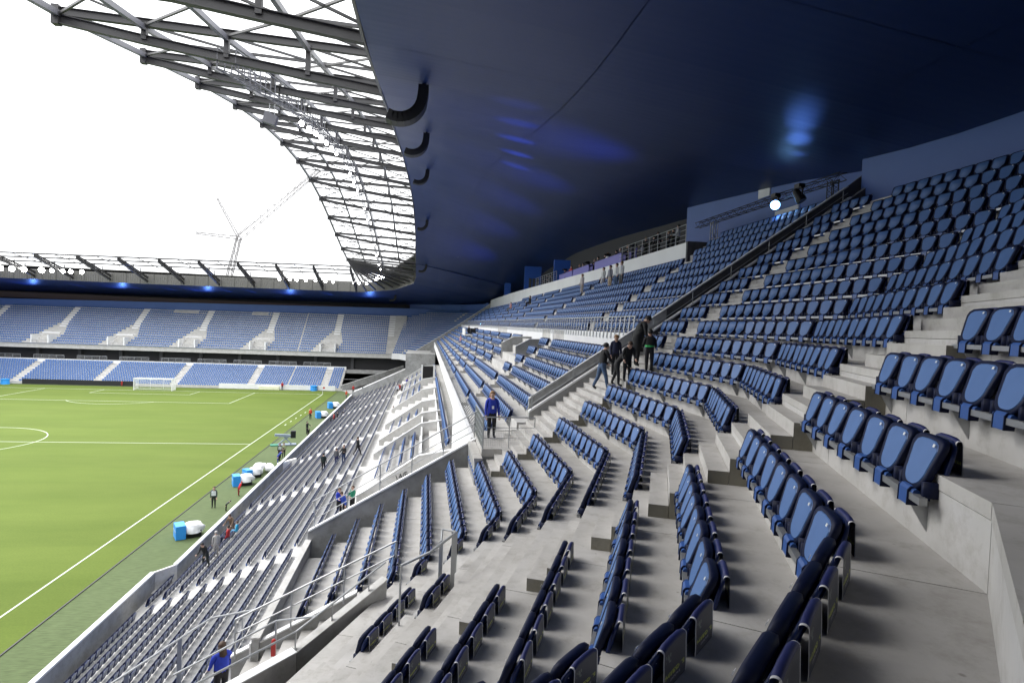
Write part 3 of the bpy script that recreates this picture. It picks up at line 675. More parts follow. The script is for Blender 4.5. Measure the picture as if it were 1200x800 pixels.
# ================================================================== FAR STAND
far = thing('far_stand', 'two-tier grandstand behind the far goal with a black gallery between its tiers', 'grandstand')
def FDZ(x): return (x+60)*.014
def FLX(i): return 139.0+.862*i
for i in range(0, 11):
    z = .9+.365*i
    mm = MB(); mm.box(-112, -19.0, FLX(i)-.83, FLX(i)+.09, z-1.2, z-.72); mm.build('terrace_step', M['riser'], far)
mm = MB(); mm.box(-112, -18.5, 138.2, 138.4, -.1, .55); mm.build('front_wall', M['riser'], far)
mm = MB(); mm.box(-84.2, -62.2, 137.9, 138.15, -.02, 1.05); mm.build('black_board', M['dark'], far)
mm = MB(); mm.box(-45, -20, 138.1, 138.19, -.05, 1.1); mm.build('front_wall', M['white'], far)
mm = MB(); mm.box(-112, -3, 148.0, 152.0, 3.2, 3.9); mm.build('walkway', M['wallc'], far)
mm = MB(); mm.box(-112, 2, 151.8, 152.0, 3.9, 8.0); mm.build('gallery_back', M['dark'], far)
mm = MB(); mm.box(-112, -19, 147.9, 148.05, 3.9, 4.75); mm.build('gallery_parapet', M['white'], far)
for k in range(11):
    x = -18-k*8.9; mm = MB(); mm.box(x-.35, x+.35, 151.2, 151.7, 3.9, 7.0); mm.build('pillar', M['darkwall'], far)
for k, x in enumerate((-105, -97, -88, -79, -70, -61, -53, -45, -37, -29)):
    o = railing('gallery_rail', (x, 147.85, 4.75), (x+6.3, 147.85, 4.75), .85, far, 3, 5, r=.035)
def FUY(i): return 150.2+.757*i
def FUZ(i, x=-60): return H-7.95+.56*i+FDZ(x)*i/16
for i in range(0, 18):
    mm = MB()
    y0, y1 = FUY(i)-.73, FUY(i)+.07
    za, zb = FUZ(i, -112)-.77, FUZ(i, -8)-.77
    mm.hexa([(-112, y0, za-.6), (-5.3, y0, zb-.6), (-5.3, y1, zb-.6), (-112, y1, za-.6), (-112, y0, za), (-5.3, y0, zb), (-5.3, y1, zb), (-112, y1, za)])
    mm.build('terrace_step', M['riser'], far)
mm = MB(); mm.box(-112, -7.6, 149.15, 149.4, H-9.3, H-8.15); mm.build('upper_parapet', M['riser'], far)
mm = MB(); mm.box(-112, -7.6, 149.0, 149.14, H-8.3, H-8.15); mm.build('parapet_band', M['rail'], far)
mm = MB(); mm.hexa([(-112, 163.1, H-1), (20, 163.1, H-1), (20, 163.3, H-1), (-112, 163.3, H-1), (-112, 163.1, H+1.7), (0, 163.1, H+3.7), (0, 163.3, H+3.7), (-112, 163.3, H+1.7)])
mm.build('rear_wall', M['bluewall'], far)
mm = MB(); mm.box(-112, 25, 167, 167.2, H-1, H+8); mm.build('rear_wall', M['dark'], far)
mm = MB(); mm.box(-112, -20, 164.6, 164.8, H+2.2, H+3.6); mm.build('inner_band', mat('dull_brown_band', (.09, .06, .055), .7), far)
FA = [-102.4, -86.6, -70.5, -55.0, -39.0, -22.6, -9.0]
for x in FA[:-1]:                              # openings at the foot of each stair
    xb = x-1.2
    mm = MB(); mm.box(xb-1.9, xb-1.6, 149.4, 153.6, H-8.9, H-6.3); mm.box(xb+1.6, xb+1.9, 149.4, 153.6, H-8.9, H-6.3); mm.box(xb-1.9, xb+1.9, 153.6, 154.3, H-8.9, H-5.75)
    mm.build('opening_wall', M['white'], far)
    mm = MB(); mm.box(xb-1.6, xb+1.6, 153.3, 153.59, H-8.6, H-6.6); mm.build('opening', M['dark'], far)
    mm = MB(); mm.box(xb-1.6, xb+1.6, 149.5, 153.2, H-8.9, H-8.5); mm.build('opening_floor', M['wallc'], far)
    railing('opening_rail', (xb-1.6, 149.42, H-8.5), (xb+1.6, 149.42, H-8.5), 1.0, far, 4, 4, r=.03)
for x in FA:
    for i in range(8, 17):
        mm = MB(); zf = FUZ(i, x)-.77; mm.box(x-.75, x+.75, FUY(i)-.25, FUY(i)+.067, zf-.02, zf+.27); mm.build('stair_step', M['white'], far)
# far corner terrace
fct = thing('corner_terrace', 'far corner terrace of blue seats rising under the dark roof', 'terrace')
for n in range(-11, 11):
    f = FL(n); xi = XR(n-1) if n > -11 else -3.7
    a = far_path(xi); b = far_path(XR(n)+.05)
    for sgm in range(4):
        mm = MB(); mm.quadprism(a[sgm+1], a[sgm], b[sgm], b[sgm+1], H+f-.6, H+f); mm.build('terrace_step', M['riser'], fct)
pa, pb = far_path(-3.95), far_path(-3.7)
for sgm in range(4):
    mm = MB(); mm.quadprism(pa[sgm+1], pa[sgm], pb[sgm], pb[sgm+1], H-9.4, H-8.0); mm.build('front_parapet', M['white'], fct)
pa, pb = far_path(13.8), far_path(14.1)
for sgm in range(4):
    mm = MB(); mm.quadprism(pa[sgm+1], pa[sgm], pb[sgm], pb[sgm+1], H, H+5.1); mm.build('rear_wall', M['bluewall'], fct)
xz_wall('end_wall', [(-3.9, -9.2), (2.0, -6.0), (15.5, 2.2), (15.5, 5.6), (8.3, .45), (3.9, -2.6), (-3.9, -7.6)], 135.7, 135.9, M['wallc'], fct)
xz_wall('coping', [(-3.9, -7.6), (3.9, -2.6), (8.3, .45), (15.5, 5.6), (15.5, 5.7), (8.3, .55), (3.9, -2.5), (-3.9, -7.5)], 135.6, 135.95, M['white'], fct)
# wall between lower side tier and far lower tier
wgl = thing('corner_wall', 'grey sloping corner wall between the two lower tiers beside the far corner flag', 'wall')
mm = MB(); mm.extr([(-19.2, 139.0, -.1), (-5.5, 149, 3.0), (-5.5, 149, 5.4), (-19.2, 139.0, 1.1)], (.3, -.3, 0)); mm.build('wall_panel', M['wallc'], wgl)
mm = MB(); mm.extr([(-14.5, 130, -.1), (-4.3, 139, 3.0), (-4.3, 139, 5.6), (-14.5, 130, 1.2)], (.3, -.3, 0)); mm.build('wall_panel', M['white'], wgl)
mm = MB(); mm.quadprism((-19, 139), (-14.4, 130), (-4, 139), (-5, 149), -.1, .12); mm.build('corner_paving', M['wallc'], wgl)
# near-goal terrace and rear (closes the bowl behind the viewer)

# ================================================================== OPPOSITE STAND (beyond the left edge of the picture; shades the bowl as it does in the place)
opp = thing('opposite_stand', 'two-tier grandstand along the far touchline opposite the viewer', 'grandstand')
for i in range(14):
    mm = MB(); x1 = -97.5-i*2.2; mm.box(x1-2.25, x1, 5, 152, -.2, .6+i*1.15); mm.build('terrace_step', M['bluebright'] if i % 3 else M['riser'], opp)
mm = MB(); mm.box(-131, -130.7, -20, 168, 0, 31); mm.build('rear_wall', M['dark'], opp)
mm = MB(); mm.box(-130.7, -108.8, -20, 168, 28.0, 28.4); mm.build('roof_slab', M['soffit'], opp)
ngs = thing('near_goal_stand', 'grandstand behind the near goal at the viewer\'s back', 'grandstand')
for i in range(12):
    mm = MB(); y1 = 17.0-i*1.3; mm.box(-100, -16 if y1 > 6 else -9, y1-1.35, y1, -.2, .8+i*.62); mm.build('terrace_step', M['bluebright'] if i % 2 else M['riser'], ngs)
# ================================================================== ROOF
roof = thing('stadium_roof', 'dark blue roof underside with a grey steel truss rim open to the white sky', 'roof')
def soff(x, y):
    xe = edge_x(y); t = min(1.15, max(0, (x-xe)/(17.5-xe))); return H+edge_z(y)+(back_z(y)-edge_z(y))*(t**1.15)
YB = [-38, -27] + [-19+8*k for k in range(18)]
NX = 6
def strip(y0, y1, t0, t1):
    mm = MB(); ks = 5
    ys_ = [y0+(y1-y0)*q/4 for q in range(5)]
    P = []
    for y in ys_:
        xe = edge_x(y); row = []
        for k in range(ks+1):
            x = xe+(20.0-xe)*(t0+(t1-t0)*k/ks); row.append((x, y, soff(x, y)))
        P.append(row)
    for j in range(4):
        for k in range(ks):
            a, b, c, d = P[j][k], P[j][k+1], P[j+1][k+1], P[j+1][k]
            mm.poly([d, c, b, a]); mm.poly([(q[0], q[1], q[2]+.12) for q in (a, b, c, d)])
    return mm
for y0, y1 in zip(YB[:-1], YB[1:]):
    for t0, t1 in ((0, .34), (.34, .68), (.68, 1)):
        strip(y0+.012, y1-.012, t0+.0007, t1-.0007).build('soffit_panel', M['soffit'], roof)
# far corner and far side soffit
E0 = [(-2.5, 117, H+edge_z(117)), (-2.5, 124, H+9.3), (-3.2, 135, H+8.7), (-8, 146, H+7.6), (-16, 150.3, H+6.95), (-64, 150.3, H+6.5), (-112, 150.3, H+6.3)]
B0 = [(20.0, 117, H+back_z(117)-.6), (20.0, 126, H+6.0), (20.0, 140, H+5.2), (14, 160, H+4.9), (-2, 168, H+4.6), (-64, 168, H+3.9), (-112, 168, H+3.7)]
for i in range(6):
    for k in range(5):
        for s in range(2 if i in (4, 5) else 1):
            u0, u1 = (s/2, (s+1)/2) if i in (4, 5) else (0, 1)
            f0, f1 = k/5, (k+1)/5
            g = lambda u, f: lerp(lerp(E0[i], E0[i+1], u), lerp(B0[i], B0[i+1], u), f)
            q = [g(u0, f0), g(u0, f1), g(u1, f1), g(u1, f0)]
            mm = MB(); mm.hexa([p for p in q] + [(p[0], p[1], p[2]+.15) for p in q]); mm.build('soffit_panel', M['soffit'], roof)
# roof deck above the soffit keeps the daylight out
mm = MB()
for y0, y1 in zip(YB[:-1], YB[1:]):
    a, b = edge_x(y0), edge_x(y1); z0, z1 = H+arch(y0)+.2, H+arch(y1)+.2
    mm.hexa([(a, y0, z0), (26, y0, z0-1.5), (26, y1, z1-1.5), (b, y1, z1), (a, y0, z0+.2), (26, y0, z0-1.3), (26, y1, z1-1.3), (b, y1, z1+.2)])
mm.box(-112, 26, 150.3, 170, H+9.2, H+9.4); mm.hexa([(-2.5, 117, H+13.2), (26, 117, H+11.5), (26, 150.3, H+9.2), (-14, 150.3, H+9.2), (-2.5, 117, H+13.4), (26, 117, H+11.7), (26, 150.3, H+9.4), (-14, 150.3, H+9.4)])
mm.box(-112, -2.5, -38, 6.8, H+10.9, H+11.1)
mm.build('roof_deck', M['fascia'], roof)
mm = MB(); mm.box(-112, -2.45, -38, 6.8, H+8.8, H+9.0); mm.build('soffit_panel', M['soffit'], roof)
mm = MB(); mm.box(20.0, 20.2, -38, 168, -.2, H+14); mm.box(-112, 20.0, -38.2, -38, -.2, H+12); mm.box(-112, 20.2, 168.1, 168.3, -.2, H+9.3); mm.build('outer_wall', M['dark'], roof)
# fascias
mm = MB()
for y0, y1 in zip(YB[:-1], YB[1:]):
    x0, x1 = edge_x(y0)-.10, edge_x(y1)-.10; z0, z1 = H+edge_z(y0), H+edge_z(y1)
    mm.hexa([(x0, y0, z0-.06), (x0+.1, y0, z0-.06), (x1+.1, y1, z1-.06), (x1, y1, z1-.06), (x0, y0, H+arch(y0)+.4), (x0+.1, y0, H+arch(y0)+.4), (x1+.1, y1, H+arch(y1)+.4), (x1, y1, H+arch(y1)+.4)])
mm.build('fascia', M['fascia'], roof)
for i in range(1, 6):
    a, b = E0[i], E0[i+1]; L = hypot(b[0]-a[0], b[1]-a[1]); k = max(2, int(L/3))
    for j in range(k):
        p, q = lerp(a, b, j/k), lerp(a, b, (j+1)/k-.002)
        mm = MB(); hh = 2.3
        mm.hexa([(p[0], p[1]-.12, p[2]-.05), (q[0], q[1]-.12, q[2]-.05), (q[0], q[1]-.01, q[2]-.05), (p[0], p[1]-.01, p[2]-.05), (p[0], p[1]-.12, p[2]+hh), (q[0], q[1]-.12, q[2]+hh), (q[0], q[1]-.01, q[2]+hh), (p[0], p[1]-.01, p[2]+hh)])
        for r_ in range(6):
            s_ = lerp(p, q, (r_+.5)/6); mm.box(s_[0]-.05, s_[0]+.05, s_[1]-.2, s_[1]-.11, s_[2]+.1, s_[2]+hh-.1)
        mm.build('fascia_sheet', M['fascia'], roof)
if 0: mm.path([(-2.3, 19.2, soff(-2.3, 19.2)-.06), (6, 18.6, soff(6, 18.6)-.06), (15, 18.0, soff(15, 18.0)-.05)], .07, 6)

# steel rim along the side: rafters every 8 m
XL = [-16.5, -13.0, -9.5, -5.9]
def ztop(x, y): return H+arch(y)+.22-.03*(x+16.5)
def zbot(x, y): return H+arch(y)-.12-(arch(y)-edge_z(y)-.25)*((x+16.5)/14.0)**.9 if x > -16.5 else H+arch(y)-.12
def truss(y, xe):
    t = thing('truss', None, None); t.parent = roof
    mm = MB(); mm.ibeam((-16.5, y, ztop(-16.5, y)), (xe, y, ztop(xe, y)), .24, .36); mm.build('top_chord', M['beam'], t)
    mm = MB(); xs = [-16.5, -13.0, -9.5, -5.9, xe]
    for a, b in zip(xs[:-1], xs[1:]): mm.ibeam((a, y, zbot(a, y)), (b, y, zbot(b, y)), .26, .40)
    mm.build('bottom_chord', M['beam'], t)
    mm = MB(); mm.box(-16.75, -16.45, y-.17, y+.17, zbot(-16.5, y)-.25, ztop(-16.5, y)+.25); mm.build('tip_box', M['beam'], t)
    for a in xs[1:-1]:
        mm = MB(); mm.bar((a, y, zbot(a, y)), (a, y, ztop(a, y)), .22, .22); mm.build('post', M['beam'], t)
    return t
TY = [-3+8*k for k in range(17)]
for y in TY: truss(y, edge_x(y)-.05)
mm = MB()
for y0, y1 in zip(TY[:-1], TY[1:]):
    mm = MB(); mm.bar((-16.55, y0, ztop(-16.5, y0)-.1), (-16.55, y1, ztop(-16.5, y1)-.1), .26, .26); mm.build('edge_beam', M['beamlight'], roof)
    mm = MB()
    for x in XL[1:]: mm.bar((x, y0, ztop(x, y0)-.22), (x, y1, ztop(x, y1)-.22), .20, .24)
    mm.build('tie_beam', M['beamlight'], roof)
    mm = MB(); ym = (y0+y1)/2
    for x0, x1 in ((-16.5, -13.0), (-13.0, -9.5), (-9.5, -5.9), (edge_x(ym), -5.9)):
        mm.bar((x0, y0, ztop(x0, y0)-.1), (x1, ym, ztop(x1, ym)-.1), .1, .1)
        mm.bar((x1, ym, ztop(x1, ym)-.1), (x0, y1, ztop(x0, y1)-.1), .1, .1)
    mm.bar((-5.9, y0, ztop(-5.9, y0)-.1), (edge_x(ym), ym, ztop(-2.5, ym)-.1), .1, .1)
    mm.bar((-16.5, ym, ztop(-16.5, ym)), (edge_x(ym), ym, ztop(edge_x(ym), ym)), .1, .14)
    mm.bar((-16.5, y0, ztop(-16.5, y0)), (-13.0, y1, ztop(-13, y1)), .08, .08)
    mm.build('brace', M['beam'], roof)
    if y0 > 28:
        mm = MB()                                     # catwalk truss that carries the floodlights
        for dx in (-.4, .4):
            mm.tube((-9.5+dx, y0, zbot(-9.5, y0)-.5), (-9.5+dx, y1, zbot(-9.5, y1)-.5), .05, 6)
            mm.tube((-9.5+dx, y0, zbot(-9.5, y0)+.4), (-9.5+dx, y1, zbot(-9.5, y1)+.4), .04, 6)
            for k in range(9):
                y = y0+k; z = lerp((zbot(-9.5, y0),), (zbot(-9.5, y1),), k/8)[0]; mm.bar((-9.5+dx, y, z-.5), (-9.5+dx, y, z+.4), .05, .05)
        for k in range(6):
            y = y0+k*1.4; z = lerp((zbot(-9.5, y0),), (zbot(-9.5, y1),), k*1.4/8)[0]; mm.bar((-9.9, y, z-.5), (-9.1, y+.7, z-.5), .05, .05)
        mm.build('catwalk', M['beamlight'], roof)
# steel rim over the far stand
def fz(x): return H+11.75+(x+17)*.012
FX = [-17.4-8.0*k for k in range(13)]
for k, x in enumerate(FX):
    t = thing('truss', None, None); t.parent = roof
    mm = MB(); mm.ibeam((x, 136.2, fz(x)), (x, 150.2, H+7.9), .35, .4); mm.build('top_chord', M['beam'], t)
    mm = MB(); mm.ibeam((x, 136.2, fz(x)-.4), (x, 150.2, H+7.0), .35, .45); mm.build('bottom_chord', M['beam'], t)
    mm = MB()
    for u in (.25, .5, .75): mm.bar((x, 136.2+14*u, fz(x)-1.6*u), (x, 136.2+14*u, fz(x)-.4-(fz(x)-.4-H-7.0)*u), .16, .16)
    mm.build('post', M['beam'], t)
for x0, x1 in zip(FX[:-1], FX[1:]):
    mm = MB()
    for u in (0, .3, .62): mm.bar((x0, 136.2+14*u, fz(x0)-1.6*u+.1), (x1, 136.2+14*u, fz(x1)-1.6*u+.1), .28, .26)
    xm = (x0+x1)/2
    mm.bar((x0, 136.2, fz(x0)), (xm, 140.4, fz(x0)-.4), .08, .08); mm.bar((xm, 140.4, fz(x0)-.4), (x1, 136.2, fz(x1)), .08, .08)
    mm.bar((xm, 136.2, fz(xm)), (xm, 150, fz(xm)-1.6), .1, .12)
    mm.build('tie_beam', M['beam'], roof)
# rim round the far corner
for k in range(9):
    a = k/9*pi/2; t0 = (-16.6, 126.5+k*1.0, H+arch(124+k)-.1)
    e = lerp((-2.6, 124, H+9.4), (-15, 150, H+7.1), k/8); e = (e[0]+2.4*sin(k/8*pi), e[1]+1.5*sin(k/8*pi), e[2])
    mm = MB(); mm.ibeam(t0, (e[0], e[1], e[2]+2.0), .24, .3); mm.ibeam((t0[0], t0[1], t0[2]-.3), e, .24, .34)
    for u in (.33, .66): mm.bar(lerp(t0, (e[0], e[1], e[2]+2.0), u), lerp((t0[0], t0[1], t0[2]-.3), e, u), .15, .15)
    mm.build('corner_rafter', M['beam'], roof)
for u in (0.0, .25, .5, .75):
    pts = []
    for k in range(9):
        t0 = (-16.6, 126.5+k*1.0, H+arch(124+k)); e = lerp((-2.6, 124, H+11.4), (-15, 150, H+9.1), k/8); e = (e[0]+2.4*sin(k/8*pi), e[1]+1.5*sin(k/8*pi), e[2]); pts.append(lerp(t0, e, u))
    mm = MB()
    for a, b in zip(pts[:-1], pts[1:]): mm.bar(a, b, .16, .2)
    mm.build('tie_beam', M['beam'], roof)

# ------------------------------------------------------------------ floodlights
def spot_lamp(loc, d, lab, grp, r=.17, lit=True):
    t = thing('floodlight', lab, 'floodlight', loc, 0, grp)
    d = Vector(d).normalized()
    mm = MB(); mm.tube((0, 0, 0), d*.32, r*.6, 10, r2=r); mm.build('housing', M['rail'], t)
    mm = MB(); mm.tube(d*.321, d*.335, r*.94, 12); mm.build('lens', M['lamp'] if lit else M['glass'], t)
    mm = MB(); mm.bar((0, 0, .05), (0, 0, .6), .04, .04); mm.build('bracket', M['rail'], t)
    return t
flab = 'lit white floodlight on the side roof catwalk'
ORD = ['first', 'second', 'third', 'fourth', 'fifth', 'sixth', 'seventh', 'eighth', 'ninth', 'tenth', 'eleventh', 'twelfth', 'thirteenth', 'fourteenth', 'fifteenth', 'sixteenth', 'seventeenth', 'eighteenth', 'nineteenth', 'twentieth']
for i, y in enumerate((46.0, 48.8, 51.6, 54.0, 56.5, 59.5, 62.5, 66, 69.5, 73, 77, 81, 85, 90, 95, 101, 107, 113, 119, 123)):
    z = lerp((zbot(-9.5, 45),), (zbot(-9.5, 45),), 0)[0]; z = H+arch(y)-.12-(arch(y)-edge_z(y)-.25)*.5-.95
    spot_lamp((-9.5, y, z), (-.5, -.8, -.45), flab+', %s from the near end' % ORD[i], 'floodlights on the side roof catwalk', r=.22 if y < 60 else .16)
for i, x in enumerate((-100, -97, -93.8, -91.5, -89.1, -85.5, -83.4, -81.2, -79.6, -77.3)):
    spot_lamp((x, 146, H+8.3), (.2, -1, -.25), 'lit white floodlight, left cluster under the far roof rim, %s from its left' % ORD[i], 'left cluster of floodlights on the far roof', r=.62 if x < -85 else .45)  # left cluster lenses oversized to stand in for glare
for i, x in enumerate((-34.7, -32.4, -30.8, -28.7, -26.5, -24.2, -22.4, -17.6, -16.4, -14.6)):
    spot_lamp((x, 146, H+8.9), (.1, -1, -.3), 'lit white floodlight, right cluster under the far roof rim, %s from its left' % ORD[i], 'right cluster of floodlights on the far roof', r=.3)
for i, (x, y, z) in enumerate(((-11.6, 143, 10.3), (-11.2, 142, 10.5), (-10.6, 141.5, 10.2), (-12.2, 143.5, 10.0))):
    spot_lamp((x, y, H+z), (.0, -1, -.2), 'bright lit floodlight at the far corner of the roof, %s of four' % ORD[i], 'bright corner group of floodlights', r=.5)
# big unlit speaker / lamp box on the catwalk
t = thing('box_luminaire', 'grey box luminaire hanging from the side catwalk left of the lit lamps', 'lamp', (-9.7, 37.2, H+11.8))
mm = MB(); mm.extr([(-.5, -.3, -.4), (.5, -.3, -.7), (.7, -.3, .1), (-.3, -.3, .5)], (0, .6, 0)); mm.build('housing', M['beamlight'], t); t.scale = (.7, .7, .7)
mm = MB(); mm.bar((0, 0, 0), (0, 0, 1.2), .06, .06); mm.bar((.4, .1, 0), (.4, .1, 1.2), .06, .06); mm.build('bracket', M['rail'], t)

# ------------------------------------------------------------------ hanging line arrays under the roof edge
def line_array(y, lab):
    x0 = -.50; zt = soff(x0, y)
    t = thing('speaker_array', lab, 'speaker', (x0, y, zt), 0, 'curved speaker arrays hanging from the roof edge')
    mm = MB(); mm.bar((0.05, 0, -.3), (0.05, 0, 0.05), .16, .14); mm.build('hanger', M['black'], t)
    pts = []; p = Vector((0.25, 0, -.16)); a = radians(268)
    for k in range(11):
        d = Vector((cos(a), 0, sin(a))); q = p+d*.245
        nrm = Vector((d.z, 0, -d.x))
        if nrm.x > 0: nrm = -nrm
        nrm = Vector((-d.z, 0, d.x)) if False else Vector((d.z, 0, -d.x))
        c = (p+q)/2
        out = -nrm
        mm = MB(); hw = .34
        i1 = p+out*(-.0); mm.hexa([tuple(p+Vector((0, -hw, 0))), tuple(q+Vector((0, -hw, 0))), tuple(q+nrm*.42+Vector((0, -hw, 0))), tuple(p+nrm*.42+Vector((0, -hw, 0))),
                 tuple(p+Vector((0, hw, 0))), tuple(q+Vector((0, hw, 0))), tuple(q+nrm*.42+Vector((0, hw, 0))), tuple(p+nrm*.42+Vector((0, hw, 0)))])
        mm.build('speaker_box', M['black'], t)
        p = q+d*.008; a -= radians(12.5 if k > 1 else 4)
    return t
for y, nm in ((25.0, 'nearest and largest'), (41.5, 'second from the viewer'), (64, 'third from the viewer'), (92, 'fourth from the viewer'), (116, 'fifth and farthest on the side')):
    line_array(y, 'black curved speaker array hanging from the roof edge, %s' % nm)
t = line_array(141, 'small black speaker array hanging at the far corner below the grey fascia'); t.location = (-8, 152, H+6.7)

# ------------------------------------------------------------------ crane beyond the far roof
cr = thing('crane', 'pale lattice boom crane standing behind the far stand roof', 'crane', (-84, 265, 0))
def lattice(mm, a, b, w_, k, r=.09):
    a = Vector(a); b = Vector(b); d = (b-a).normalized(); s1 = d.cross(Vector((0, 1, 0))).normalized()*w_/2; s2 = Vector((0, 1, 0))*w_/2
    for u in (s1+s2, s1-s2, -s1+s2, -s1-s2): mm.tube(a+u, b+u*.6, r, 5)
    for i in range(k):
        p, q = a.lerp(b, i/k), a.lerp(b, (i+1)/k); sg = 1 if i % 2 else -1; mm.tube(p+s1*sg, q-s1*sg, r*.5, 4); mm.tube(p+s2*sg, q-s2*sg, r*.5, 4)
mm = MB(); lattice(mm, (-6, 0, 1), (4.0, 0, 49), 2.6, 18, .24); mm.build('boom_foot', M['crane'], cr)
mm = MB(); lattice(mm, (4.0, 0, 49), (36, 0, 80), 2.2, 24, .19); mm.tube((36, 0, 80), (4, 0, 50.5), .09, 4); mm.build('boom', M['crane'], cr)
mm = MB(); lattice(mm, (4.0, 0, 49), (-13, 0, 50), 1.2, 12, .16); mm.build('mast', M['crane'], cr)
mm = MB(); lattice(mm, (4.0, 0, 49), (-5, 0, 65), 1.0, 12, .14); mm.tube((-5, 0, 65), (22, 0, 76), .07, 4); mm.tube((-5, 0, 65), (-13, 0, 50), .07, 4); mm.tube((-13, 0, 50), (-16, 0, 30), .09, 4); mm.build('pendant_line', M['crane'], cr)

# ------------------------------------------------------------------ lighting truss with moving heads by the blue wall
lt = thing('lighting_truss', 'black lattice lighting truss leaning along the blue wall at the top right of the stand', 'truss')
def boxtruss(mm, a, b, w_, k, r=.022):
    a = Vector(a); b = Vector(b); d = (b-a).normalized(); u = Vector((0, 0, 1)) if abs(d.z) < .8 else Vector((1, 0, 0)); s1 = d.cross(u).normalized()*w_/2; s2 = s1.normalized().cross(d).normalized()*w_/2
    cs = (s1+s2, s1-s2, -s1-s2, -s1+s2)
    for c in cs: mm.tube(a+c, b+c, r, 6)
    for i in range(k):
        for j in range(4):
            c0, c1 = cs[j], cs[(j+1) % 4]
            if i % 2: c0, c1 = c1, c0
            mm.tube(a.lerp(b, i/k)+c0, a.lerp(b, (i+1)/k)+c1, r*.55, 4)
mm = MB(); boxtruss(mm, (16.5, 34.9, H+6.70), (16.5, 21.9, H+6.60), .30, 34); mm.build('truss_beam', M['black'], lt)
for y in (32.7, 22.5):
    mm = MB(); boxtruss(mm, (16.5, y, H+(4.7 if y > 30 else 5.3)), (16.5, y, H+6.55), .30, 7); mm.build('truss_leg', M['steel' if y > 30 else 'black'], lt)
def moving_head(loc, aim, lit, lab):
    t = thing('stage_light', lab, 'stage light', loc)
    mm = MB(); mm.box(-.14, .14, -.18, .18, -.12, .05); mm.build('base', M['black'], t)
    mm = MB(); mm.box(-.03, .03, -.25, -.2, -.55, -.1); mm.box(-.03, .03, .2, .25, -.55, -.1); mm.box(-.1, .1, -.25, .25, -.16, -.1); mm.build('yoke', M['black'], t)
    d = Vector(aim).normalized(); c = Vector((0, 0, -.5))
    mm = MB(); mm.tube(c-d*.28, c+d*.12, .15, 12, r2=.23); mm.tube(c+d*.12, c+d*.24, .23, 12, r2=.22); mm.ball(tuple(c-d*.25), .15); mm.build('head', M['black'], t)
    mm = MB(); mm.tube(c+d*.241, c+d*.26, .21, 16); mm.build('lens', M['lampblue'] if lit else M['glass'], t)
    return t
moving_head((16.2, 26.1, H+6.72), (-.55, -.83, -.15), True, 'lit blue-white moving stage light hanging from the lighting truss')
moving_head((16.2, 24.3, H+6.76), (.3, -.3, -.7), False, 'unlit black moving stage light to the right of the lit one')
moving_head((9.0, 96.0, H+.6), (-.55, -.83, -.15), True, 'small lit blue-white stage light far along the balcony boxes')
mm = MB(); mm.ball((0, 0, 0), .035); o = mm.build('wall_light', M['lampblue']); o.location = (17.9, 26.7, H+5.95); tag(o, 'tiny lit wall lamp above the white door under the stage light', 'lamp')
mm = MB(); mm.ball((0, 0, 0), .035); o = mm.build('wall_light', M['lampblue']); o.location = (17.9, 23.4, H+5.75); tag(o, 'tiny lit lamp on the blue wall near the top of the sloping wall', 'lamp')
def blue_spot(loc, aim, energy, ang, blend=.6, col=(.10, .25, 1.0), r=.15):
    l = bpy.data.lights.new('stage_beam', 'SPOT'); l.energy = energy; l.spot_size = radians(ang); l.spot_blend = blend; l.color = col; l.shadow_soft_size = r
    o = bpy.data.objects.new('stage_beam', l); COL.objects.link(o); o.location = loc; o.rotation_euler = (Vector(aim)-Vector(loc)).to_track_quat('-Z', 'Y').to_euler(); return o
pl = bpy.data.lights.new('stage_glow', 'POINT'); pl.energy = 4; pl.color = (.30, .55, 1.0); pl.shadow_soft_size = .15
po = bpy.data.objects.new('stage_glow', pl); COL.objects.link(po); po.location = (16.0, 25.7, H+5.6)
for ex, ey, en in ((3.5, 25.0, 900), (4.1, 29.0, 2200), (4.8, 34.0, 4200), (5.6, 39.5, 5200), (6.3, 45.0, 3500)): blue_spot((8.4, ey+1.5, H+1.0), (ex, ey, soff(ex, ey)), en, 13, 1.0)
for ex, ey, en in ((14.9, 22.5, 420), (13.7, 20.7, 420), (12.4, 18.6, 300)): blue_spot((15.9, 25.4, H+4.9), (ex, ey, soff(ex, ey)), en, 11, 1.0)
for (x, y, ex, ey) in ((11.5, 44.5, 3.0, 43.0), (9.5, 50.5, 1.5, 49.5), (12.2, 62, 5, 61), (7.2, 73, 0.5, 72), (7.5, 92, 0.5, 91.4), (6.5, 108, .2, 107.5)):
    z = soff(x, y)-.35; blue_spot((x, y, z), (ex, ey, soff(ex, ey)+.3), 160, 8, .9)
for k, y in enumerate((30, 46, 62, 80, 98)): blue_spot((12.0, y, H+3.9), (1.0, y+3, soff(1.0, y+3)), 1300, 95, 1.0, (.10, .22, 1.0), .4)
for x in (-95, -75, -55, -35, -15): blue_spot((x, 158.5, H+2.6), (x, 152.5, H+6.4), 500, 120, 1.0, (.12, .28, 1.0), .4)
for x in (-81, -68, -60, -55, -47, -41, -32, -22):
    blue_spot((x, 160.5, H+3.1), (x-2.2-1.2*random.random(), 156.0, H+5.6), 1500, 16+random.random()*6, .7)
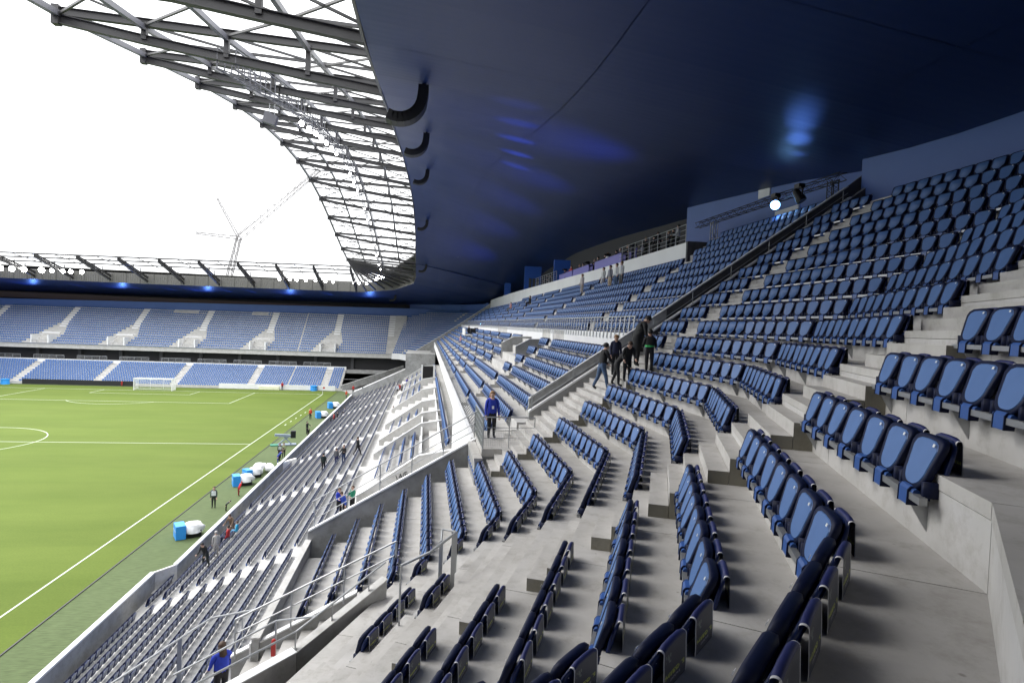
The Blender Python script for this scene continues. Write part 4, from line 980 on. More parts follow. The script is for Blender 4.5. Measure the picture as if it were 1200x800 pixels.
# ================================================================== SEATS
# local frame: x along the row, +y away from the pitch, z=0 at the top front edge of the folded pan
def outline(wt, wb, h, n=6, rb=.15, rtp=.03):
    """U shaped outline, square shoulders at the top, round at the bottom (x, z)"""
    pts = [(-wt/2+.075, 0), (0, .004), (wt/2-.075, 0), (wt/2-.022, -.018), (wt/2, -.058)]
    for i in range(n+1):
        a = pi/2*i/n; pts.append((wb/2-rb+rb*cos(a), -h+rb-rb*sin(a)))
    for i in range(n+1):
        a = pi/2*(1-i/n); pts.append((-(wb/2-rb+rb*cos(a)), -h+rb-rb*sin(a)))
    pts += [(-wt/2, -.058), (-wt/2+.022, -.018)]
    return pts
def ring_solid(mm, rings, mats, cap0=0, cap1=0):
    n = len(rings[0]); b = []
    for r_ in rings: b.append(len(mm.v)); mm.v += [tuple(p) for p in r_]
    for k in range(len(rings)-1):
        for i in range(n):
            j = (i+1) % n; mm.f.append((b[k]+i, b[k]+j, b[k+1]+j, b[k+1]+i)); mm.m.append(mats[k])
    if cap0 is not None: mm.f.append(tuple(b[0]+i for i in range(n-1, -1, -1))); mm.m.append(cap0)
    if cap1 is not None: mm.f.append(tuple(b[-1]+i for i in range(n))); mm.m.append(cap1)
TILT = .32
def pan_mesh():
    mm = MB()
    def rg(wt, wb, h, y, zo, rb):
        return [(x, y+(-z-h*0)*(-TILT)*0 + (z*TILT), z+zo) for x, z in outline(wt, wb, h, 6, rb)]
    # back (towards the backrest) -> front: dark shell, rim, recess, light panel
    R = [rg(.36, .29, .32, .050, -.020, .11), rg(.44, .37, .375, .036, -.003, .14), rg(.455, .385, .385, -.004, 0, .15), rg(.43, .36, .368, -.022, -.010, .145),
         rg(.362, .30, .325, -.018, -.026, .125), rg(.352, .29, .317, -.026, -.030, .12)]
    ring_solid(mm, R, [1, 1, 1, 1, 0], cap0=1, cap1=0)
    # number tag in the upper corner
    mm.extr([(.132, -.0310-.038*TILT, -.040), (.160, -.0310-.038*TILT, -.040), (.160, -.0310-.062*TILT, -.060), (.132, -.0310-.062*TILT, -.060)], (0, -.003, 0), 2)
    # dark hinge cheeks
    for s in (-1, 1): mm.box(s*.19-.02, s*.19+.02, -.12, .02, -.41, -.30, 1)
    me = mm.mesh('seat_pan', [M['pan'], M['rim'], M['tag']], True)
    me.polygons.foreach_set('use_smooth', [len(p.vertices) == 4 and p.material_index == 1 for p in me.polygons]); me.update()
    return me
def back_mesh():
    mm = MB(); R = []
    def o(w_, h, y, zt):
        pts = []
        n = 7
        for i in range(n+1):
            a = pi*i/n; pts.append((cos(a)*w_/2, sin(a)*.13+zt-.13))
        pts += [(-w_/2*.97, -.25), (-w_/2*.62, -.43), (w_/2*.62, -.43), (w_/2*.97, -.25)]
        return [(x, y+.24*(z+.45)-.065-.03*(abs(x)/.22)**2, z) for x, z in pts]
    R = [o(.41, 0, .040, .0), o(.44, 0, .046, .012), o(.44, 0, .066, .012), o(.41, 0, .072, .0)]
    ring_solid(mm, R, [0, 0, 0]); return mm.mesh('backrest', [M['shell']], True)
def cover_mesh():
    mm = MB(); W2 = .165; sl = .10
    zt = .030; ys = lambda z: .24*(z+.45)-.065; yc_ = ys(.0)+.056
    prof = [(yc_-.021, -.085), (yc_-.021, -.02)]
    yc = ys(.0)+.056; rr = .021
    for k in range(9):
        a = pi-pi*k/8; prof.append((yc+rr*cos(a), -.002+rr*.85*sin(a)))
    yb = yc+rr
    prof += [(yb+.001, -.07), (yb+.004, -.14), (yb+.006, -.20), (yb+.004, -.255)]
    xs = [-W2, -W2+.013, -.10, 0, .10, W2-.013, W2]
    drop = lambda x, z: z-.30*max(0, abs(x)-.09) if z > -.03 else z
    for k in range(len(prof)-1):
        (y0, z0), (y1, z1) = prof[k], prof[k+1]
        mtr = 1 if 1 < k < 10 else 0
        for j in range(len(xs)-1):
            xa, xb = xs[j], xs[j+1]; mt_ = 2 if j in (0, len(xs)-2) else mtr
            mm.poly([(xa, y0, drop(xa, z0)), (xb, y0, drop(xb, z0)), (xb, y1, drop(xb, z1)), (xa, y1, drop(xa, z1))], mt_)
    mm.poly([(-W2, yb+.004, -.255), (W2, yb+.004, -.255), (W2, yb+.004, -.268), (-W2, yb+.004, -.268)], 2)
    me = mm.mesh('back_cover', [M['cover'], M['fold'], M['trim']], True)
    bm = bmesh.new(); bm.from_mesh(me); bmesh.ops.remove_doubles(bm, verts=bm.verts, dist=.0005); bm.to_mesh(me); bm.free()
    return me
def brk_mesh():
    mm = MB()
    pr = [(-.105, -.355), (-.150, -.362), (-.166, -.385), (-.170, -.492), (-.10, -.492), (-.085, -.37)]
    mm.extr([(-.072, y, z) for y, z in pr], (.144, 0, 0), 0)
    for x in (-.084, .073): mm.extr([(x, y*1.03, z-.003) for y, z in pr], (.011, 0, 0), 1)
    for s in (-1, 1): mm.tube((s*.085, -.130, -.395), (s*.125, -.130, -.395), .024, 8, 0)
    mm.box(-.19, .19, -.100, -.07, -.43, -.35, 1)
    return mm.mesh('mounting_bracket', [M['brk'], M['rim']], False)
ME_PAN, ME_BACK, ME_COV, ME_BRK = pan_mesh(), back_mesh(), cover_mesh(), brk_mesh()
for me in (ME_COV,):
    pass

seats = []          # (x, y, zrel, outx, outy, kind, info)
rails = []          # seat rails: (x0,y0,x1,y1,zrel,outx,outy)
def seat_row(a, b, z, outv, count=None, info=None, kind='up', rail=True, pitch=.49):
    L = hypot(b[0]-a[0], b[1]-a[1])
    if L < .35: return
    c = count or max(1, round(L/pitch))
    for i in range(c):
        p = lerp(a, b, (i+.5)/c); seats.append((p[0], p[1], z, outv[0], outv[1], kind, (info, i, c) if info else None, L/c))
    if rail: rails.append((a[0], a[1], b[0], b[1], z, outv[0], outv[1]))
OA, OB, OC = (1, 0), (C22, -S22), (cos(radians(45)), -sin(radians(45)))
OD = (cos(radians(67.5)), -sin(radians(67.5)))
for n in range(-11, 14):
    x, z = XZ(n); P = near_path(x)
    row = 13-n
    ymin = {-11: 15.75, -10: 15.45, -9: 15.15}.get(n, P[1][1]+.10)
    ymax = 17.95 if n >= -4 else 21.25
    seat_row((x, ymax), (x, ymin), z, OA, info=('A', row))
    if n >= 3: seat_row((x, 20.95), (x, 18.95), z, OA, count=4, info=('G', row))
    b = P[1]; lenB = hypot(P[2][0]-b[0], P[2][1]-b[1])
    Bp = lambda t: (b[0]-S22*t, b[1]-C22*t)
    if n >= -7: seat_row(Bp(.10), Bp(tend(n)), z, OB, info=('B', row))
    if n == -5: seat_row(Bp(3.45), Bp(4.4), z, OB, info=('S', row), count=2)
    if n == -6: seat_row(Bp(2.9), Bp(4.85), z, OB, info=('S', row), count=4)
    if n >= -4: seat_row(Bp(tst(n)), Bp(lenB-(.62 if n == 2 else .12)), z, OB, info=('R', row))
    if -4 <= n <= 1:
        c = P[2]; L = 5.0
        seat_row((c[0]-.7071*.12, c[1]-.7071*.12), (c[0]-.7071*L, c[1]-.7071*L), z, OC, info=('C', row), count=10)
NEAR = len(seats)
# long stand, middle tier
def blocks(gaps, y0, y1, hw=.62):
    out_ = []; a = y0
    for g in gaps:
        if g-hw > a+.6: out_.append((a, g-hw))
        a = g+hw
    if y1 > a+.6: out_.append((a, y1))
    return out_
for n in range(-4, 3):
    x, z = XZ(n)
    for a, b in blocks(AIS, 21.7 if n > -3 else 22.9, 134.9):
        if n >= -1 and a > 34 and b < 52:       # interrupted by the opening
            for c, d in ((a, 36.9), (44.6, b)):
                seat_row((x, d), (x, c), z, OA)
        else: seat_row((x, b), (x, a), z, OA)
for n in range(4, 12):
    x, z = XZ(n)
    for a, b in blocks([30.3, 46.2, 61, 70.3, 78.5, 86.7, 95, 103, 111, 119, 127], 21.9, 134.5):
        if n >= 8 and 31 < a < 45 and b < 47: a = 41.0+ (n-8)*.0
        if n == 11 and a > 86: continue
        seat_row((x, b), (x, a), z, OA, rail=n < 8)
for n in range(12, 15):
    x, z = XZ(n); seat_row((x, 31.2), (x, 22.0), z, OA, rail=False)
# lower tier of the side
for i in range(-1, 11):
    g = [33.6, 49.6, 65.6, 81.6, 97.6, 113.6]
    for a, b in blocks(g, 9.5, 36.4 if i < 0 else 121.5, .68):
        if i == 0 and 62 < (a+b)/2 < 68: continue
        seat_row((LX(i), b), (LX(i), a), LZ(i)-H, OA, kind='low', rail=False)
for k in range(2, 9):
    x = -5.08+.8*k+.42; z = -11.77+.42*k+.42
    if x > -.4 and x < 1.5: 
        continue
    for a, b in ((41.6, 50.2), (57.5, 63.5), (78, 89.6), (92, 103), (106, 116)):
        seat_row((x, b), (x, a), z, OA, kind='up', rail=False)
seat_row((1.72, 84), (1.72, 39.0), -7.7, OA, kind='up', rail=False)
# far stand
OY = (0, 1)
def fblocks(cut, x0, x1):
    out_ = []; a = x0
    for l, r in sorted(cut):
        if l > a+.6: out_.append((a, l))
        a = max(a, r)
    if x1 > a+.6: out_.append((a, x1))
    return out_
LA = [-102.4, -86.3, -70.5, -54.7, -38.7, -22.7]
for i in range(0, 11):
    z = .9+.365*i-H
    for a, b in fblocks([(x-.8, x+.8) for x in LA] + [(-30.9, -30.6)], -111, -19.4-(10-i)*.0):
        seat_row((a, FLX(i)), (b, FLX(i)), z, OY, kind='far', rail=False)
for i in range(0, 17):
    cut = []
    for x in FA:
        if i >= 9: cut.append((x-.8, x+.8))
        elif i >= 4: t = (9-i)/5; cut.append((x-.8-(2.7*t if x < -12 else 0), x+.8+(1.0*t if x < -12 else 0)))
        elif x < -12: cut.append((x-3.5-(4-i)*.45, x+1.8-(4-i)*.35))
        else: cut.append((x-.8, x+.8))
    cut.append((-31.1, -30.8))
    if i > 14: cut += [(-64, -58), (-45, -41)]
    for a, b in fblocks(cut, -111, -8.0):
        seat_row((a, FUY(i)), (b, FUY(i)), FUZ(i, (a+b)/2)-H, OY, kind='far', rail=False)
for n in range(-11, 11):
    x, z = XZ(n); P = far_path(x)
    for sgm, o_ in ((0, (1, 0)), (1, (C22, S22)), (2, (.7071, .7071)), (3, (S22, C22))):
        a, b = P[sgm], P[sgm+1]; L = hypot(b[0]-a[0], b[1]-a[1])
        if sgm == 2 and L < .8: continue
        if sgm == 0: a = (x, 138.4 if n > -3 else 137.0)
        if sgm == 1 and n > 4: 
            m_ = lerp(a, b, .45); m2_ = lerp(a, b, .56); seat_row(a, m_, z, o_, kind='far', rail=False); seat_row(m2_, b, z, o_, kind='far', rail=False); continue
        seat_row(a, b, z, o_, kind='far', rail=False)

# which near seats show largest in the picture: those become individuals with parts
CAMP = Vector((0, 0, H)); RM = Matrix((rt2, up2, fw))
def proj(x, y, z):
    v = RM @ (Vector((x, y, z))-CAMP)
    if v.z < .2: return None
    return 600+FPX*v.x/v.z, 400-FPX*v.y/v.z, v.z
cand = []
for k in range(NEAR):
    s = seats[k]; q = proj(s[0], s[1], s[2]+H-.2)
    if q and -40 < q[0] < 1240 and -40 < q[1] < 850: cand.append((q[2], k))
cand.sort(); chosen = set(k for _, k in cand[:300])
ORD = ['first', 'second', 'third', 'fourth', 'fifth', 'sixth', 'seventh', 'eighth', 'ninth', 'tenth', 'eleventh', 'twelfth', 'thirteenth', 'fourteenth', 'fifteenth', 'sixteenth', 'seventeenth', 'eighteenth', 'nineteenth', 'twentieth', 'twenty-first', 'twenty-second', 'twenty-third', 'twenty-fourth', 'twenty-fifth', 'twenty-sixth']
def seat_label(info, idx, cnt):
    blk, row = info; r_ = ORD[row]
    if blk == 'A': return 'folded blue seat, %s from the far end, straight part, %s row below rear wall' % (ORD[idx], r_)
    if blk == 'G': return 'folded blue seat, %s of four beside the dark wall, %s row below rear wall' % (ORD[idx], r_)
    if blk == 'B': return 'folded blue seat, %s past the bend, left of broad stair, %s row from top' % (ORD[idx], r_)
    if blk == 'S': return 'folded blue seat in the short row of %s behind the guard rail, %s one' % ({2: 'two', 4: 'four'}[cnt], ORD[idx])
    if blk == 'R': return 'folded blue seat, %s right of the broad stair, %s row from the top' % (ORD[idx], r_)
    return 'folded blue seat with printed cover, %s after the nearest bend, %s row from top' % (ORD[idx], r_)
def add_seat(k):
    x, y, z, ox, oy, kind, info, pw_ = seats[k]
    t = bpy.data.objects.new('stadium_seat', None); t.empty_display_size = .1; COL.objects.link(t)
    t.location = (x, y, z+H); th = atan2(-ox, oy); t.rotation_euler = (0, 0, th+rng.normal(0, .006))
    (blk, idx, cnt) = info
    tag(t, seat_label(blk, idx, cnt), 'seat', 'blue folding seats of the corner terrace')
    for nm, me in (('backrest', ME_BACK), ('seat_pan', ME_PAN), ('mounting_bracket', ME_BRK), ('back_cover', ME_COV)):
        o = bpy.data.objects.new(nm, me); COL.objects.link(o); o.parent = t
        if nm == 'seat_pan': o.rotation_euler = (rng.normal(0, .025), 0, 0)
    return t
for k in sorted(chosen): add_seat(k)

# simplified seats for the rest: two levels
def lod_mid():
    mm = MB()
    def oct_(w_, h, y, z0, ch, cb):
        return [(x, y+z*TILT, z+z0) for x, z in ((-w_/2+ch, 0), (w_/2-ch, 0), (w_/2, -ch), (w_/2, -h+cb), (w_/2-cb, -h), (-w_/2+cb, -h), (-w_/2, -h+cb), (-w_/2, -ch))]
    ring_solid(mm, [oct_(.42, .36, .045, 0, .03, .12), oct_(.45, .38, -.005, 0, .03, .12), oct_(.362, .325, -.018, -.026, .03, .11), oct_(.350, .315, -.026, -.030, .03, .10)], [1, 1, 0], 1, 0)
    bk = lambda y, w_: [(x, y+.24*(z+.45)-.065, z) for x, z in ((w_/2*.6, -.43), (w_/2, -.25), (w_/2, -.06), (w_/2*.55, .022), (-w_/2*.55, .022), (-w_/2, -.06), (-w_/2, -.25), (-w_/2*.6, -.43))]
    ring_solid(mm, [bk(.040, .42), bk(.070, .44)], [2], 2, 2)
    f = lambda z, y=.075: y+.24*(z+.45)-.065
    mm.extr([(-.165, f(-.235), -.235), (-.165, f(.03), .03), (.165, f(.03), .03), (.165, f(-.235), -.235)], (0, .006, 0), 3)
    for a, b, c, d in ((-.165, -.15, -.235, .02), (.15, .165, -.235, .02), (-.15, .15, -.235, -.222)):
        mm.extr([(a, f(c)+.006, c), (a, f(d)+.006, d), (b, f(d)+.006, d), (b, f(c)+.006, c)], (0, .003, 0), 4)
    mm.box(-.072, .072, -.168, -.09, -.492, -.355, 5)
    return mm
def lod_far():
    mm = MB()
    P = lambda w_, h, y, z0: [(x, y+z*TILT, z+z0) for x, z in ((-w_/2, 0), (w_/2, 0), (w_/2, -h*.7), (w_/2*.5, -h), (-w_/2*.5, -h), (-w_/2, -h*.7))]
    ring_solid(mm, [P(.40, .42, .09, .0), P(.40, .36, -.01, -.01), P(.36, .30, -.02, -.03)], [1, 1], 2, 0)
    return mm
def stuff_mesh(name, proto, idxs, mats, parent=None, scale_x=1.0):
    v0 = np.array(proto.v, dtype=np.float32); nv = len(v0)
    S = np.array([(seats[k][0], seats[k][1], seats[k][2]+H, seats[k][3], seats[k][4]) for k in idxs], dtype=np.float32)
    ns = len(S); ox, oy = S[:, 3:4], S[:, 4:5]
    rx, ry = oy, -ox                               # row direction = rotate outward by -90 deg
    x = v0[None, :, 0]*rx+v0[None, :, 1]*ox+S[:, 0:1]
    y = v0[None, :, 0]*ry+v0[None, :, 1]*oy+S[:, 1:2]
    z = np.broadcast_to(v0[None, :, 2]+S[:, 2:3], x.shape)
    V = np.stack([x, y, z], -1).reshape(-1)
    fl = np.array([len(f) for f in proto.f], dtype=np.int32); fi = np.concatenate([np.array(f, dtype=np.int32) for f in proto.f])
    lp = (fi[None, :]+(np.arange(ns, dtype=np.int32)*nv)[:, None]).reshape(-1)
    tot = np.tile(fl, ns); st = np.concatenate([[0], np.cumsum(tot)[:-1]]).astype(np.int32)
    me = bpy.data.meshes.new(name); me.vertices.add(ns*nv); me.vertices.foreach_set('co', V)
    me.loops.add(len(lp)); me.loops.foreach_set('vertex_index', lp)
    me.polygons.add(len(tot)); me.polygons.foreach_set('loop_start', st); me.polygons.foreach_set('loop_total', tot)
    me.polygons.foreach_set('material_index', np.tile(np.array(proto.m, dtype=np.int32), ns))
    for q in mats: me.materials.append(q)
    me.update(calc_edges=True); me.validate()
    return me
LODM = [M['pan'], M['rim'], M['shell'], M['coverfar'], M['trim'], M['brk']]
rest = [k for k in range(len(seats)) if k not in chosen and seats[k][5] != 'far']
farl = [k for k in range(len(seats)) if seats[k][5] == 'far']
me1 = stuff_mesh('seats', lod_mid(), rest, LODM)
me2 = stuff_mesh('seats', lod_far(), farl, [M['pan'], M['rim'], M['shell']])
o1 = bpy.data.objects.new('distant_seats', me1); COL.objects.link(o1)
o2 = bpy.data.objects.new('distant_seats', me2); COL.objects.link(o2)
# join into one object of uncountable seats
o2.data.materials.clear()
for q in LODM: o2.data.materials.append(q)
with bpy.context.temp_override(active_object=o1, object=o1, selected_objects=[o1, o2], selected_editable_objects=[o1, o2]):
    bpy.ops.object.join()
tag(o1, 'thousands of blue folding seats filling the side, lower and far stands', 'seats', kind='stuff')

# rails and triangular brackets under the rows
for (x0, y0, x1, y1, z, ox, oy) in rails:
    q = proj((x0+x1)/2, (y0+y1)/2, z+H)
    near = hypot(x0, y0) < 26
    if not q: continue
    mm = MB(); c = (-.135); zz = H+z-.425
    a = (x0+ox*c, y0+oy*c, zz); b = (x1+ox*c, y1+oy*c, zz); mm.bar(a, b, .05, .05)
    L = hypot(x1-x0, y1-y0); nb = max(2, int(L/1.9)+1)
    par_ = terr if near and y0 < 21.4 else side
    rr = mm.build('seat_rail', M['rail'], None)
    if par_ is terr: rr.data.transform(Matrix.Translation((0, 0, 0)))
    rr.parent = par_
    if par_ is terr: rr.location = (0, 0, -H)
    for i in range(nb):
        t = .06+(.88)*i/(nb-1); p = lerp((x0, y0), (x1, y1), t); mm = MB()
        rx, ry = oy, -ox
        w_ = .012
        tri = [(-.16, -.45), (-.02, -.45), (.026, -.60), (.026, -.745), (.012, -.745)]
        mm.extr([(p[0]+ox*u-rx*w_, p[1]+oy*u-ry*w_, H+z+v) for u, v in tri], (rx*w_*2, ry*w_*2, 0))
        mm.extr([(p[0]+ox*.022-rx*.05, p[1]+oy*.022-ry*.05, H+z-.60), (p[0]+ox*.022+rx*.05, p[1]+oy*.022+ry*.05, H+z-.60), (p[0]+ox*.022+rx*.05, p[1]+oy*.022+ry*.05, H+z-.74), (p[0]+ox*.022-rx*.05, p[1]+oy*.022-ry*.05, H+z-.74)], (ox*.01, oy*.01, 0))
        bb = mm.build('rail_bracket', M['steel'], rr)
# the terrace parts were built in world coordinates: shift them under their raised parent
for ob in list(terr.children):
    if ob.name.split('.')[0] in ('tread_slab', 'riser_panel'): ob.location = (0, 0, 0)
# ================================================================== PEOPLE
SKIN = mat('skin_light', (.52, .33, .25), .55); SKIN2 = mat('skin_tan', (.36, .21, .15), .55)
CL = {}
def cloth(c, rough=.8):
    if c not in CL: CL[c] = mat('cloth', c, rough, noise=tuple(v*.75 for v in c), nscale=12, bump=.3)
    return CL[c]
BLACK, NAVY, JEANS, RBLUE, RED, WHT, GREY, BROWN, GREEN = (.008, .008, .010), (.012, .016, .05), (.07, .12, .22), (.015, .04, .42), (.42, .015, .015), (.68, .68, .68), (.12, .12, .13), (.16, .10, .06), (.01, .18, .10)
HBR, HBK, HBL = (.06, .03, .015), (.010, .008, .007), (.32, .18, .07)
BODIES = []
def person(loc, label, heading, h=1.75, top=BLACK, legs=BLACK, hair=HBR, lean=0., arms=((.1, .1), (.1, .1)), bend=(.35, .35), stride=.0, sit=False, longhair=False, headdown=0., group=None, wide=1.0, near=False, skin=None, vest=None, coat=0):
    """heading: degrees clockwise from +Y that the person faces; arms: (swing forward, out) in radians per arm"""
    s = h/1.75; V = []; E = []; Rd = []; Reg = []
    def add(p, r, reg, par=None):
        V.append(p); Rd.append(r); Reg.append(reg)
        if par is not None: E.append((par, len(V)-1))
        return len(V)-1
    hz = .50 if sit else .93
    R = Matrix.Rotation(-lean, 3, 'X')
    def U(x, y, z): v = R @ Vector((x, y, z)); return (v.x, v.y, v.z+hz)
    pel = add((0, 0, hz), .150*wide, 'legs'); bel = add(U(0, .015, .16), .138*wide, 'top', pel); che = add(U(0, 0, .37), .155*wide, 'top', bel)
    nb = add(U(0, -.02, .52), .085, 'top', che); nk = add(U(0, .0, .585), .052, 'skin', nb)
    hd = Matrix.Rotation(-lean-headdown, 3, 'X')
    base = Vector(U(0, 0, .60)); f = lambda x, y, z: tuple(base+hd @ Vector((x, y, z)))
    h1 = add(f(0, .02, .09), .088, 'skin', nk); h2 = add(f(0, .01, .17), .078, 'skin', h1)
    for sd, (sw, ou), bd in ((-1, arms[0], bend[0]), (1, arms[1], bend[1])):
        sh = add(U(sd*.17*wide, -.01, .47), .068, 'top', nb)
        a = Vector((sin(ou)*sd, sin(sw)*cos(ou), -cos(sw)*cos(ou)))
        e0 = Vector((sd*.19*wide, -.01, .45)); el = e0+a*.29
        b = Matrix.Rotation(bd, 3, 'X') @ a; b.x = a.x*.4-sd*.12*bd; b.normalize(); wr = el+b*.25; ha = wr+b*.09
        ei = add(U(*el), .046, 'top', sh); wi = add(U(*wr), .036, 'top', ei); add(U(*ha), .034, 'skin', wi)
    for sd in (-1, 1):
        st = stride*sd
        hp = add((sd*.09, 0, hz-.05), .095*wide, 'legs', pel)
        if sit: kn = add((sd*.11, .42, hz+.02), .065, 'legs', hp); an = add((sd*.11, .46, .09), .045, 'legs', kn); add((sd*.12, .60, .05), .038, 'shoe', an)
        else:
            kn = add((sd*.10, st*.30+.03, .50), .066, 'legs', hp); an = add((sd*.10, st*.62-(.06 if st < 0 else 0), .09+(.06 if st < -.1 else 0)), .046, 'legs', kn); add((sd*.12, st*.62+.15-(.06 if st < 0 else 0), .045), .040, 'shoe', an)
    me = bpy.data.meshes.new('person'); me.from_pydata([tuple(c*s for c in v) for v in V], E, []); me.update()
    o = bpy.data.objects.new('person', me); COL.objects.link(o)
    o.modifiers.new('sk', 'SKIN'); 
    for i, sv in enumerate(me.skin_vertices[0].data): sv.radius = (Rd[i]*s*1.13*(1.12 if Reg[i] == 'top' and i in (1, 2) else 1), Rd[i]*s*1.13*(.82 if i in (0, 1, 2) else 1)); sv.use_root = (i == 0)
    sb = o.modifiers.new('ss', 'SUBSURF'); sb.levels = 2 if near else 1; sb.render_levels = sb.levels
    o.location = loc; o.rotation_euler = (0, 0, -radians(heading)); tag(o, label, 'person', group)
    BODIES.append((o, [tuple(c*s for c in v) for v in V], E, Reg, dict(top=top, legs=legs, skin=skin or SKIN, shoe=BLACK if legs != BLACK else (.03, .03, .03))))
    if coat:
        mm = MB(); mm.tube(tuple(Vector(U(0, .0, .18))*s), (0, .02*s, (hz-.42)*s), .185*s, 12, 0, .235*s); ob_ = mm.build('coat_skirt', cloth(top), o, True); ob_.scale = (1, .85, 1)
    # hair, and for the near ones a nose and eyes
    mm = MB(); c = Vector(f(0, -.012, .135))*s
    mm.ball((0, 0, 0), .107*s, 0, 12, 8, (1, 1.08, 1.02)); 
    keep = []
    v3 = [Vector(v) for v in mm.v]
    mm.f = [q for q in mm.f if not (sum((v3[i].y for i in q))/len(q) > .035*s and sum((v3[i].z for i in q))/len(q) < .045*s) and not (sum((v3[i].z for i in q))/len(q) < -.075*s)]
    mm.m = [0]*len(mm.f)
    mm.v = [tuple(c+hd @ Vector(v)) for v in mm.v]
    if longhair: mm.extr([tuple(c+hd @ Vector(q)*s) for q in ((-.09, -.02, .0), (.09, -.02, .0), (.10, -.05, -.24), (.03, -.06, -.29), (-.08, -.05, -.25))], tuple((hd @ Vector((0, -.075, 0)))*s))
    mm.build('hair', cloth(hair, .6), o, True)
    if near:
        mm = MB(); n0 = Vector(f(0, .108, .075))*s; mm.ball(tuple(n0), .016*s, 0, 6, 4, (.8, 1.2, 1.4)); 
        for sx in (-1, 1): mm.ball(tuple(Vector(f(sx*.088, .005, .085))*s), .022*s, 0, 6, 4, (.5, 1, 1.4))
        mm.build('nose_and_ears', skin or SKIN, o, True)
        mm = MB()
        for sx in (-1, 1): mm.ball(tuple(Vector(f(sx*.034, .096, .098))*s), .011*s, 0, 6, 4)
        mm.ball(tuple(Vector(f(0, .094, .035))*s), .016*s, 0, 6, 4, (1.4, .6, .35)); mm.build('eyes_and_mouth', M['dark'], o)
        hands = [i for i, r_ in enumerate(Reg) if r_ == 'skin' and i > 6]
        for hi in hands:
            par_i = [a for a, b in E if b == hi][0]; d = (Vector(V[hi])-Vector(V[par_i])).normalized(); sdv = d.cross(Vector((0, 0, 1)) if abs(d.z) < .9 else Vector((0, 1, 0))).normalized()
            mm = MB(); p0 = Vector(V[hi])+d*.02
            for q in range(4):
                b0 = p0+sdv*(q-1.5)*.018; L = (.055, .065, .062, .048)[q]; m1 = b0+d*L*.6+Vector((0, .012, -.004)); mm.tube(b0*s, m1*s, .0085*s, 5, 0, .008*s); mm.tube(m1*s, (m1+(d*.5+Vector((0, .6, 0))).normalized()*L*.5)*s, .008*s, 5, 0, .006*s)
            t0 = Vector(V[hi])-sdv*.028; mm.tube(t0*s, (t0-sdv*.02+d*.045)*s, .010*s, 5, 0, .007*s)
            mm.build('fingers', skin or SKIN, o, True)
    if vest:
        mm = MB(); pts = [U(-.175*wide, .0, .10), U(.175*wide, 0, .10), U(.17*wide, 0, .46), U(.06, .0, .50), U(-.06, 0, .50), U(-.17*wide, 0, .46)]
        for yy in (.125, -.16):
            v_ = R @ Vector((0, yy, 0)); mm.extr([tuple((Vector(p)+v_)*s) for p in pts], tuple((R @ Vector((0, .02, 0)))*s))
        mm.build('vest', cloth(vest), o)
    return o
def bake_people():
    bpy.context.view_layer.update(); dg = bpy.context.evaluated_depsgraph_get()
    for o, V, E, Reg, cols in BODIES:
        me = bpy.data.meshes.new_from_object(o.evaluated_get(dg)); me.name = 'person_body'
        names = ['skin', 'top', 'legs', 'shoe']
        me.materials.clear()
        for q in names: me.materials.append(cols[q] if q == 'skin' else cloth(cols[q]))
        nf = len(me.polygons); cen = np.empty(nf*3); me.polygons.foreach_get('center', cen); cen = cen.reshape(-1, 3)
        A = np.array([V[a] for a, b in E]); B = np.array([V[b] for a, b in E]); reg = [Reg[b] for a, b in E]
        d = B-A; L2 = (d**2).sum(1); t = np.clip(((cen[:, None]-A[None])*d[None]).sum(2)/L2[None], 0, 1)
        dist = (((A[None]+d[None]*t[..., None])-cen[:, None])**2).sum(2); k = dist.argmin(1)
        mi = [names.index(reg[i]) for i in k]
        me.polygons.foreach_set('material_index', mi); me.polygons.foreach_set('use_smooth', [True]*nf)
        o.modifiers.clear(); o.data = me; me.update()

# the group on the stair beside the sloping wall
person((5.80, 18.85, H-2.01), 'teenager in black top and blue jeans stepping up the stair beside the sloping wall', 75, 1.58, BLACK, JEANS, HBK, lean=.22, arms=((.5, .1), (.7, .1)), bend=(.7, .5), stride=.35, near=True)
person((6.53, 19.7, H-1.57), 'fair-haired child in navy sweatshirt looking down behind the others on the stair', 190, 1.41, NAVY, BLACK, HBL, lean=.08, headdown=.35, near=True)
person((6.05, 18.1, H-1.80), 'child in black hunched forward with striped trousers in the middle of the stair group', 100, 1.41, BLACK, (.02, .02, .022), HBR, lean=.75, arms=((.9, .0), (1.0, .0)), bend=(.3, .4), near=True, headdown=.1, stride=.15)
person((6.35, 17.95, H-1.62), 'child in black leaning forward in the centre of the stair group', 185, 1.36, BLACK, BLACK, HBR, lean=.5, arms=((.8, .1), (.6, .2)), bend=(.8, .8), near=True, headdown=.3)
person((6.95, 18.8, H-1.20), 'tall adult in long black coat bending over the children on the stair', 95, 1.80, (.010, .011, .013), BLACK, HBK, lean=.42, arms=((.6, .1), (.5, .2)), bend=(.6, .4), near=True, wide=1.45, headdown=.5, coat=1)
person((6.74, 17.1, H-1.27), 'child in black with green belt standing right of the group, back to the viewer', 20, 1.33, BLACK, BLACK, HBK, lean=.05, arms=((.2, .25), (.4, .2)), bend=(1.2, .9), near=True, skin=SKIN2)
t = MB(); t.tube((0, 0, 0), (0, 0, .05), .145, 12); b = t.build('belt', cloth((.05, .5, .12))); b.parent = BODIES[-1][0]; b.location = (0, 0, .80)
person((2.47, 21.2, H-4.1), 'fair-haired steward in bright blue jacket with badge standing on the mesh landing', 175, 1.70, RBLUE, BLACK, HBL, arms=((.1, .12), (.15, .12)), bend=(.25, .2), near=True, wide=1.1, longhair=True)
t = MB(); t.box(-.04, .04, .155, .165, 1.08, 1.19); b = t.build('badge', M['white']); b.parent = BODIES[-1][0]
